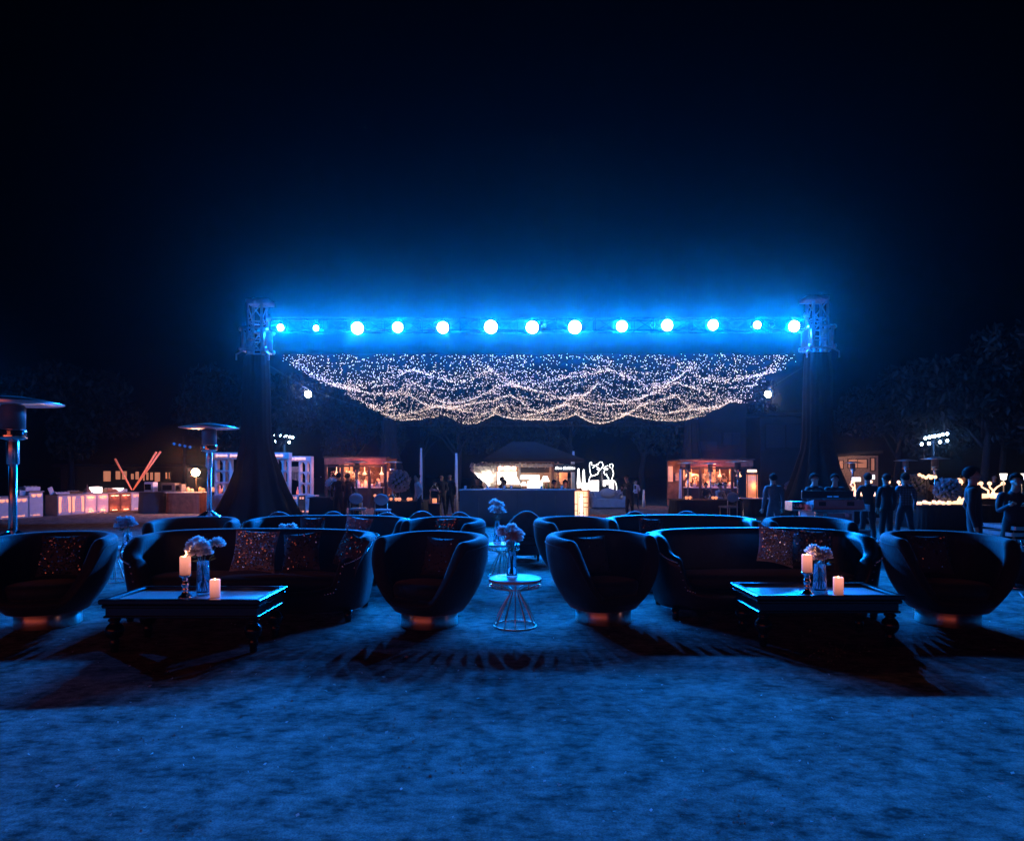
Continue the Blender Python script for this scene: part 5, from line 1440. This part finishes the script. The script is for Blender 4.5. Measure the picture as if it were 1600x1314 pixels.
# dining chairs with round backs
def round_chair(label, px, Y, rz=0):
    o = thing('round_back_chair', label, 'chair', (X(px, Y), Y, 0), rz, 'round back dining chairs')
    b = MB(); b.lathe([(.02, -.03), (.19, -.026), (.2, 0), (.19, .026), (.02, .03)], 24, m=M4.Translation((0, -.2, .74)) @ M4.Rotation(R(90), 4, 'X'), sy=.78); b.build('backrest', m_greyp, o)
    b = MB(); b.box((0, 0, .44), (.42, .42, .06), bev=.02); b.build('seat', m_greyp, o)
    for sx in (-1, 1):
        b = MB(); b.tube([(sx * .17, -.2, .64), (sx * .17, -.2, .0)], .014, 6); b.build('leg', m_brass, o); b = MB(); b.tube([(sx * .17, .17, .42), (sx * .17, .17, .0)], .014, 6); b.build('leg', m_brass, o)
round_chair('round back chair at the table left of the flower ball', 598, 17.4); round_chair('round back chair behind the sequin cushions, by the left heater', 559, 18)
round_chair('round back chair at the right pavilion table', 1138, 19.2, .3)

# ------------------------------------------------------------------ sound desk and cases at right
YD = 11.3
o = thing('mixing_console', 'sound mixing console in a pale edged flight case tray', 'mixing console', (X(1298, YD), YD, 0))
w = X(1342, YD) - X(1254, YD); z0 = Z(797, YD)
b = MB(); b.box((0, 0, z0 + .012), (w, .7, .024)); b.box((w / 2 - .012, 0, z0 + .07), (.024, .7, .09)); b.box((-w / 2 + .012, 0, z0 + .07), (.024, .7, .09)); b.build('case_tray', m_alu, o)
b = MB(); b.add([(-w / 2 + .05, -.3, z0 + .03), (w / 2 - .05, -.3, z0 + .03), (w / 2 - .05, .33, z0 + .03), (-w / 2 + .05, .33, z0 + .03), (-w / 2 + .07, -.27, Z(780, YD)), (w / 2 - .07, -.27, Z(780, YD)), (w / 2 - .07, .3, z0 + .1), (-w / 2 + .07, .3, z0 + .1)], [[0, 1, 5, 4], [1, 2, 6, 5], [2, 3, 7, 6], [3, 0, 4, 7], [4, 5, 6, 7], [3, 2, 1, 0]]); b.build('console_back', m_greyp, o)
for s_ in (-.29, .2):
    b = MB(); b.box((s_ * w, -.292, Z(786, YD)), (.12, .012, .07)); b.build('vent', m_black, o)
b = MB(); b.box((-.05, .02, Z(773, YD)), (w * .92, .05, .15), bev=.01); b.build('meter_bridge', m_black, o)
for x, n in ((-.06, 5), (.055, 5)):
    for k in range(n): 
        b = MB(); b.box((x + k * .018, -.01, Z(775.7, YD)), (.013, .012, .02)); b.build('badge', mat('blue badge', (.2, .5, .8), .3, emit=(0, .09, .40), es=.9) if 'blue badge' not in MATS else MATS['blue badge'], o)
o = thing('flight_case', 'flight case carrying the mixing console', 'flight case', (X(1290, YD), YD, 0))
w2 = X(1318, YD) - X(1262, YD); h2 = z0 - .01
b = MB(); b.box((0, 0, h2 / 2 + .03), (w2, .6, h2 - .06), bev=.01); b.build('body', m_greyp, o)
b = MB()
for sx in (-1, 1):
    for sy in (-1, 1): b.box((sx * w2 / 2, sy * .3, h2 / 2 + .03), (.035, .035, h2 - .05))
for z in (.045, h2 - .016):
    b.box((0, -.3, z), (w2, .036, .03)); b.box((0, .3, z), (w2, .036, .03))
b.build('edge_trim', m_alu, o)
for x in (-w2 * .25, w2 * .33):
    b = MB(); b.box((x, -.312, h2 - .06), (.08, .012, .07), bev=.004); b.build('latch', m_chrome, o)
b = MB(); b.box((-.24, -.33, h2 - .02), (.2, .06, .03), bev=.01); b.build('handle', m_brass, o)
o = thing('stage_box', 'small pale framed rack box left of the mixing console, marked with letters', 'rack box', (X(1243, YD), YD, 0))
w3 = X(1253.5, YD) - X(1231.5, YD); zb, zt_ = Z(796, YD), Z(784, YD)
b = MB()
for z in (zb, zt_): b.box((0, 0, z), (w3, .3, .022))
for s_ in (-1, 1): b.box((s_ * (w3 / 2 - .011), 0, (zb + zt_) / 2), (.022, .296, zt_ - zb - .022))
b.build('frame', m_alu, o)
b = MB(); b.box((0, .05, (zb + zt_) / 2), (w3 - .03, .2, zt_ - zb - .03)); b.build('body', m_black, o)
part_mesh('lettering', text_mesh('PLUB', .085, .003, 0, m_alu), o, (0, -.06, (zb + zt_) / 2), (R(90), 0, 0))
for s_ in (-.1, .1):
    b = MB(); b.tube([(0, .05, zb - .01), (s_ * 2, .05 + s_, 0.0)], .012, 5); b.build('stand_leg', m_black, o)
b = MB(); b.tube([(0, .05, zb - .01), (0, -.2, 0)], .012, 5); b.build('stand_leg', m_black, o)
o = thing('flight_case', 'small flight case on the lawn right of the second row tub chair', 'flight case', (X(1337, 10.6), 10.6, 0)); h = Z(826, 10.6)
b = MB(); b.box((0, 0, h / 2), (.28, .4, h - .02), bev=.008); b.build('body', m_case, o)
b = MB()
for sx in (-1, 1): b.box((sx * .14, -.2, h / 2), (.02, .022, h))
b.box((0, -.2, h - .008), (.3, .022, .02)); b.build('edge_trim', m_alu, o); b = MB(); b.box((.03, -.208, h - .13), (.12, .016, .05), bev=.006); b.build('latch', m_chrome, o)
for i in range(4):
    Y = 8.9; z = Z(846 - 9.5 * i, Y)
    o = thing('stage_deck', ['lowest', 'second lowest', 'third', 'topmost'][i] + ' stage deck in the stack at the right edge', 'stage deck', (X(1600, Y) + .05 * i, Y + .1, z - .055), R(-4), 'stacked stage decks at right')
    b = MB(); b.box((0, 0, .0), (.85, .7, .035), bev=.004); b.build('board', m_case, o)
    b = MB(); b.box((0, -.355, .0), (.86, .014, .05)); b.box((0, .355, 0), (.86, .014, .05)); b.box((-.432, 0, 0), (.014, .7, .05)); b.box((.432, 0, 0), (.014, .7, .05)); b.build('frame', m_alu, o)
o = thing('flight_case', 'tall black flight case with metal edges at the right edge', 'flight case', (X(1588, 8.3), 8.4, 0)); h = Z(856, 8.3)
b = MB(); b.box((0, 0, h / 2), (.42, .6, h - .02), bev=.01); b.build('body', m_black, o)
b = MB()
for sx in (-1, 1): b.box((sx * .21, -.3, h / 2), (.026, .03, h))
b.box((0, -.3, h - .01), (.44, .03, .026)); b.build('edge_trim', m_alu, o)
b = MB()
for k in range(5): b.ball((-.12 + .07 * k, -.1, h + .03), .03, 8, 5); b.tube([(-.12 + .07 * k, -.1, h), (-.1 + .07 * k, -.05, h + .1)], .012, 5)
b.build('clamp', m_chrome, o)
o = thing('cable', 'thin pale cable on the lawn at the right edge', 'cable', (0, 0, 0)); b = MB(); b.tube([(6.15, 7.6, .012), (5.95, 7.3, .012), (6.1, 6.9, .012), (6.5, 6.6, .012), (7.2, 6.4, .012)], .009, 6); b.build('cord', m_greyp, o)
o = thing('chrome_foot', 'shiny round chrome stand foot behind the rightmost tub chair', 'stand', (X(1582, 8.0), 8.0, 0)); b = MB(); b.tube([(.17 * cos(k * .2618), .17 * sin(k * .2618), .02) for k in range(24)], .02, 6, closed=True); b.build('foot_ring', m_chrome, o); b = MB(); b.tube([(0, 0, .02), (0, 0, .5)], .015, 6); b.tube([(-.17, 0, .02), (.17, 0, .02)], .014, 6); b.build('upright', m_chrome, o)
# ------------------------------------------------------------------ people
def person(label, x, y, h, face, shirt, trousers, arms='down', lean=0.0, stance=.06, sit=False, hair=m_hair, skirt=False, head=0.0, z=0.0, shoe=m_shoe, extra=None):
    """one continuous body (skin modifier), faces coloured by the nearest bone; hair is a child"""
    o = thing('person', label, 'person', (x, y, z), face)
    P = {}
    P['pel'] = V((0, 0, .525)); P['waist'] = V((0, -lean * .10, .60)); P['chest'] = V((0, -lean * .22, .73)); P['neck'] = V((0, -lean * .30, .835))
    P['jaw'] = V((0, -lean * .33 - .012 - head * .03, .875)); P['mid'] = V((0, -lean * .34 - .006 - head * .045, .925)); P['top'] = V((0, -lean * .34 - head * .05, .965))
    P['nose'] = V((0, -lean * .34 - .062 - head * .06, .905 - head * .02)); P['chin'] = V((0, -lean * .33 - .035 - head * .05, .868 - head * .01))
    for s, q in ((-1, 'l'), (1, 'r')):
        P[q + 'sh'] = V((s * .105, -lean * .27, .80)); P[q + 'hip'] = V((s * .048, 0, .50))
        P[q + 'ear'] = P['mid'] + V((s * .047, .008, -.016))
        if sit:
            P[q + 'kn'] = V((s * .07, -.25, .50)); P[q + 'an'] = V((s * .06, -.24, .26)); P[q + 'to'] = V((s * .065, -.32, .235))
        else:
            P[q + 'kn'] = V((s * (.05 + stance * .3), -.012, .275)); P[q + 'an'] = V((s * (.05 + stance * .6), .008, .045)); P[q + 'to'] = V((s * (.06 + stance * .75), -.075, .018))
        a = arms if isinstance(arms, str) else arms[0 if s < 0 else 1]
        sh = P[q + 'sh']
        if a == 'down': el, wr = sh + V((s * .035, .012, -.175)), sh + V((s * .045, -.02, -.32))
        elif a == 'phone': el, wr = sh + V((s * .03, -.04, -.17)), sh + V((-s * .045, -.16, -.10))
        elif a == 'hip': el, wr = sh + V((s * .11, .05, -.15)), sh + V((s * .03, -.03, -.27))
        elif a == 'front': el, wr = sh + V((s * .03, -.03, -.17)), sh + V((-s * .03, -.14, -.20))
        elif a == 'table': el, wr = sh + V((s * .04, -.09, -.15)), sh + V((-s * .02, -.22, -.18))
        elif a == 'pocket': el, wr = sh + V((s * .06, .05, -.165)), sh + V((s * .01, -.02, -.30))
        P[q + 'el'], P[q + 'wr'] = el, wr
        P[q + 'pa'] = wr + (wr - el).normalized() * .04
    RAD = dict(pel=(.082, .062), waist=(.074, .055), chest=(.094, .064), neck=(.030, .030), jaw=(.034, .042), mid=(.043, .052), top=(.030, .034), nose=(.009, .009), chin=(.014, .014))
    for q in 'lr':
        RAD.update({q + 'sh': (.040, .040), q + 'el': (.029, .029), q + 'wr': (.019, .019), q + 'pa': (.022, .014), q + 'hip': (.06, .062), q + 'kn': (.041, .043), q + 'an': (.025, .028), q + 'to': (.024, .016), q + 'ear': (.011, .013)})
    E = [('pel', 'waist', 1), ('waist', 'chest', 1), ('chest', 'neck', 1), ('neck', 'jaw', 0), ('jaw', 'mid', 0), ('mid', 'top', 0), ('mid', 'nose', 0), ('jaw', 'chin', 0)]
    for q in 'lr':
        E += [('chest', q + 'sh', 1), (q + 'sh', q + 'el', 1), (q + 'el', q + 'wr', 1), (q + 'wr', q + 'pa', 0), ('pel', q + 'hip', 2), (q + 'hip', q + 'kn', 2), (q + 'kn', q + 'an', 2), (q + 'an', q + 'to', 3), ('mid', q + 'ear', 0)]
    names = list(P)
    bm = bmesh.new(); lay = bm.verts.layers.skin.verify()
    bv = {}
    for n_ in names:
        v = bm.verts.new(P[n_] * h); v[lay].radius = (RAD[n_][0] * h, RAD[n_][1] * h); v[lay].use_root = n_ == 'pel'; bv[n_] = v
    for a, b_, _ in E: bm.edges.new((bv[a], bv[b_]))
    me = bpy.data.meshes.new('tmp'); bm.to_mesh(me); bm.free()
    t = bpy.data.objects.new('tmp', me); C.objects.link(t)
    t.modifiers.new('s', 'SKIN').use_smooth_shade = True
    t.modifiers.new('u', 'SUBSURF').levels = 1
    bpy.context.view_layer.update()
    src = bpy.data.meshes.new_from_object(t.evaluated_get(bpy.context.evaluated_depsgraph_get()))
    bpy.data.objects.remove(t)
    b = MB()
    seg = [(P[a] * h, P[c] * h, k) for a, c, k in E]
    def region(p):
        best = (9, 0)
        for a, c, k in seg:
            d = c - a; u = max(0, min(1, (p - a).dot(d) / d.dot(d))); l = (p - a - d * u).length
            if k == 0 and p.z < P['neck'].z * h and l > .05 * h: l += 1
            if l < best[0]: best = (l, k)
        return best[1]
    vs = [v.co.copy() for v in src.vertices]
    for f in src.polygons:
        b.f.append(list(f.vertices)); b.sm.append(True); b.mi.append(region(f.center))
    
    reg = {}
    for f, k in zip(b.f, b.mi):
        for i in f: reg[i] = max(reg.get(i, 0), k)
    import mathutils
    for i, v in enumerate(vs):                       # cloth folds
        if reg.get(i, 0) in (1, 2):
            q = mathutils.noise.noise(V((v.x * 9 / h, v.y * 9 / h, v.z * 16 / h)) + V((x, y, 0)))
            l = math.hypot(v.x, v.y) or 1
            v.x += v.x / l * q * .014 * h; v.y += v.y / l * q * .014 * h
    b.v = [tuple(v) for v in vs]
    bpy.data.meshes.remove(src)
    for q, s in (('l', -1), ('r', 1)):                 # five fingers rooted in each palm
        d = (P[q + 'pa'] - P[q + 'wr']).normalized(); sd = d.cross(V((0, 1, .2))).normalized()
        curl = V((0, -1, 0)) - d * (V((0, -1, 0)).dot(d)); curl = curl.normalized() if curl.length > .1 else V((0, 0, -1))
        for k in range(4):
            r0 = P[q + 'pa'] * h + sd * (k - 1.5) * .0095 * h - d * .004 * h; L = [.030, .036, .034, .026][k] * h
            b.tube([r0, r0 + d * L * .55 + curl * L * .08, r0 + d * L + curl * L * .4], [.0062 * h, .0056 * h, .004 * h], 5)
        r0 = P[q + 'wr'] * h + d * .012 * h + sd * .016 * h; b.tube([r0, r0 + sd * .018 * h + d * .016 * h, r0 + sd * .02 * h + d * .034 * h + curl * .008 * h], [.007 * h, .006 * h, .0045 * h], 5)
    for s in (-1, 1):
        c = (P['mid'] + V((s * .018, -.045 - head * .012, -.004))) * h; b.ball(tuple(c), .006 * h, 6, 4, mi=4)
    b.build('body', [m_skin, shirt, trousers, shoe, m_eye], o)
    hb = MB(); c = (P['mid'] + V((0, .012, .012))) * h; rr = random.Random(int(x * 100)); vs = []; fs = []; n, m = 18, 8
    for j in range(m + 1):
        ph = pi * .80 * j / m
        for k in range(n):
            a = 2 * pi * k / n; fr = -sin(a)
            lim = ph * (1 if fr < -.2 else .86 if fr < .1 else .6) if fr < .35 else min(ph, pi * (.36 - .06 * fr + .03 * rr.random()))
            r = (.064 - .008 * max(0, lim / pi - .5) / .3) * h * (1 + .07 * rr.uniform(-1, 1))
            vs.append(tuple(c + V((r * .88 * sin(lim) * cos(a), r * 1.06 * sin(lim) * sin(a), r * cos(lim)))))
    for j in range(m):
        for k in range(n): fs.append([j * n + k, (j + 1) * n + k, (j + 1) * n + (k + 1) % n, j * n + (k + 1) % n])
    hb.add(vs, fs, True); hb.build('hair', hair, o)
    return o
def cloth(name, c, **k): return MATS.get(name) or mat(name, c, .8, noise=.25, nscale=8, bump=.2, bscale=25, **k)
ck, cw, cg, cb, cnv = cloth('black suit cloth', (.006, .006, .007)), cloth('pale shirt cloth', (.5, .5, .52)), cloth('grey suit cloth', (.08, .08, .09)), cloth('dark trousers', (.016, .016, .018)), cloth('navy cloth', (.018, .018, .024))
ch = bpy.data.materials.new('checked shirt'); ch.use_nodes = True
nt = ch.node_tree; tcx = nt.nodes.new('ShaderNodeTexCoord'); p_ = nt.nodes['Principled BSDF']; p_.inputs['Roughness'].default_value = .8
def wave(ax):
    w = nt.nodes.new('ShaderNodeTexWave'); w.bands_direction = ax; w.inputs['Scale'].default_value = 6; nt.links.new(tcx.outputs['Object'], w.inputs['Vector']); return w
wa, wz = wave('X'), wave('Z'); ad = nt.nodes.new('ShaderNodeMath'); ad.operation = 'MULTIPLY_ADD'; ad.inputs[1].default_value = .5
nt.links.new(wa.outputs['Fac'], ad.inputs[0]); mu = nt.nodes.new('ShaderNodeMath'); mu.operation = 'MULTIPLY'; mu.inputs[1].default_value = .5; nt.links.new(wz.outputs['Fac'], mu.inputs[0]); nt.links.new(mu.outputs[0], ad.inputs[2])
rp = nt.nodes.new('ShaderNodeValToRGB'); rp.color_ramp.elements[0].position = .25; rp.color_ramp.elements[0].color = (.03, .03, .04, 1); rp.color_ramp.elements[1].position = .8; rp.color_ramp.elements[1].color = (.12, .12, .14, 1)
nt.links.new(ad.outputs[0], rp.inputs[0]); nt.links.new(rp.outputs[0], p_.inputs['Base Color'])

def pp(px, Y): return X(px, Y), Y
person('man in a dark jacket from behind, left one before the left pavilion', *pp(529, 20), 1.48, pi, ck, ck, 'down')
person('man in a dark jacket from behind, right one before the left pavilion', *pp(543, 19.5), 1.46, pi * .9, ck, ck, 'front')
person('man in a pale shirt standing left of the bar, turned sideways', *pp(655, 18.5), 1.46, -1.2, cw, cnv, ('down', 'pocket'), .15)
person('dark figure standing between the lantern and the bar, left one', *pp(690, 21), 1.45, .3, ck, ck, 'front')
person('dark figure standing between the lantern and the bar, right one', *pp(703, 21.5), 1.47, -.4, ck, ck, 'down')
person('figure in black looking down at a phone right of the neon heads', *pp(984, 20), 1.42, -.7, ck, ck, 'phone', .3, .05, head=1)
o = tag(MB().box((0, 0, 0), (.06, .012, .12), bev=.003).build('phone', m_black, loc=(X(984, 20) + .12, 19.72, 1.02)), 'dark phone held by the figure in black', 'phone')
person('distant figure in a pale top beyond the phone user', *pp(993, 26), 1.2, .2, cw, cb, 'front')
person('man in a grey suit seen from behind, standing left of the sound desk', *pp(1209, 13.4), 1.46, pi * 1.03, cg, cg, 'down', .05)
person('seated guest in a dark top at the left of the right pavilion table', *pp(1101, 23.5), 1.4, 0, cnv, cb, 'table', .3, sit=True, z=-.28)
person('seated guest in a pale shirt with one arm out at the right pavilion table', *pp(1121, 22), 1.42, .4, cw, cb, ('table', 'hip'), .3, sit=True, z=-.30)
person('seated guest at the right of the right pavilion table', *pp(1133, 22.8), 1.42, -.3, cg, cb, 'table', .2, sit=True, z=-.27)
person('man in a black jacket seen from behind, left of the two by the candle stall', *pp(1356, 13.2), 1.47, pi * .95, ck, cnv, ('down', 'front'))
person('man in a black jacket with one hand on his hip by the candle stall', *pp(1385, 12.8), 1.45, pi * 1.1, ck, ck, ('down', 'hip'))
person('man in a checked shirt seen from behind', *pp(1414, 13.2), 1.47, pi, ch, cnv, 'down', 0, .12)
person('tall man in dark clothes looking right, near the right edge', *pp(1523, 8.4), 1.55, .95, cb, cnv, ('down', 'hip'), -.05, .07)
person('man in a dark jacket with head bowed at the right edge', *pp(1584, 8.8), 1.46, -.5, cnv, ck, 'phone', .15, .06, head=1.2)
person('operator in black behind the left half of the sound desk', *pp(1270, 12.3), 1.46, .2, ck, cb, 'table', .1)
person('operator in black behind the right half of the sound desk', *pp(1303, 12.4), 1.45, -.25, ck, cb, 'table', .15)
person('dark guest seated left of the right flower ball', *pp(1449, 18.6), 1.4, .3, cnv, cb, 'table', .2, sit=True, z=-.22)
person('dark guest standing behind the candle table, left of the tall man', *pp(1503, 18.2), 1.42, .2, ck, cb, 'front', .05)
person('dark guest standing behind the far right candle stall', *pp(1553, 19), 1.44, -.2, ck, cb, 'front', .05)
Yq = 19.7
person('drinker in dark clothes at the left of the back bar', *pp(745, Yq), 1.42, .2, cnv, cb, 'table', .2, sit=True, z=-.08)
person('drinker with head turned left in the middle of the back bar', *pp(783, Yq), 1.44, 1.1, cloth('red brown shirt', (.2, .07, .05)), cb, 'table', .1, sit=True, z=-.08)
person('drinker leaning in beside the light sticks', *pp(793, Yq - .2), 1.40, -.9, ck, cb, 'table', .3, sit=True, z=-.14)
person('drinker in black right of the table lamp', *pp(864, Yq), 1.40, .4, ck, cb, 'table', .2, sit=True, z=-.14)
person('drinker below the white neon script', *pp(884, Yq), 1.40, -.3, cnv, cb, 'table', .2, sit=True, z=-.14)
for px, z in ((745, -.08), (783, -.08), (793, -.14), (864, -.14), (884, -.14)):
    zz = 1.42 * .47 + z
    o = thing('bar_stool', 'dark bar stool behind the bar, under the drinker ' + {745: 'at its left end', 783: 'with head turned left', 793: 'by the light sticks', 864: 'right of the table lamp', 884: 'below the neon script'}[px], 'bar stool', (X(px, Yq), Yq, 0), 0, 'stools behind the bar')
    b = MB(); b.lathe([(.17, zz - .05), (.18, zz - .02), (.16, zz)], 14); b.build('seat', m_black, o); b = MB(); b.lathe([(.18, 0), (.18, .02), (.025, .03), (.025, zz - .05)], 12); b.build('stem', m_chrome, o)
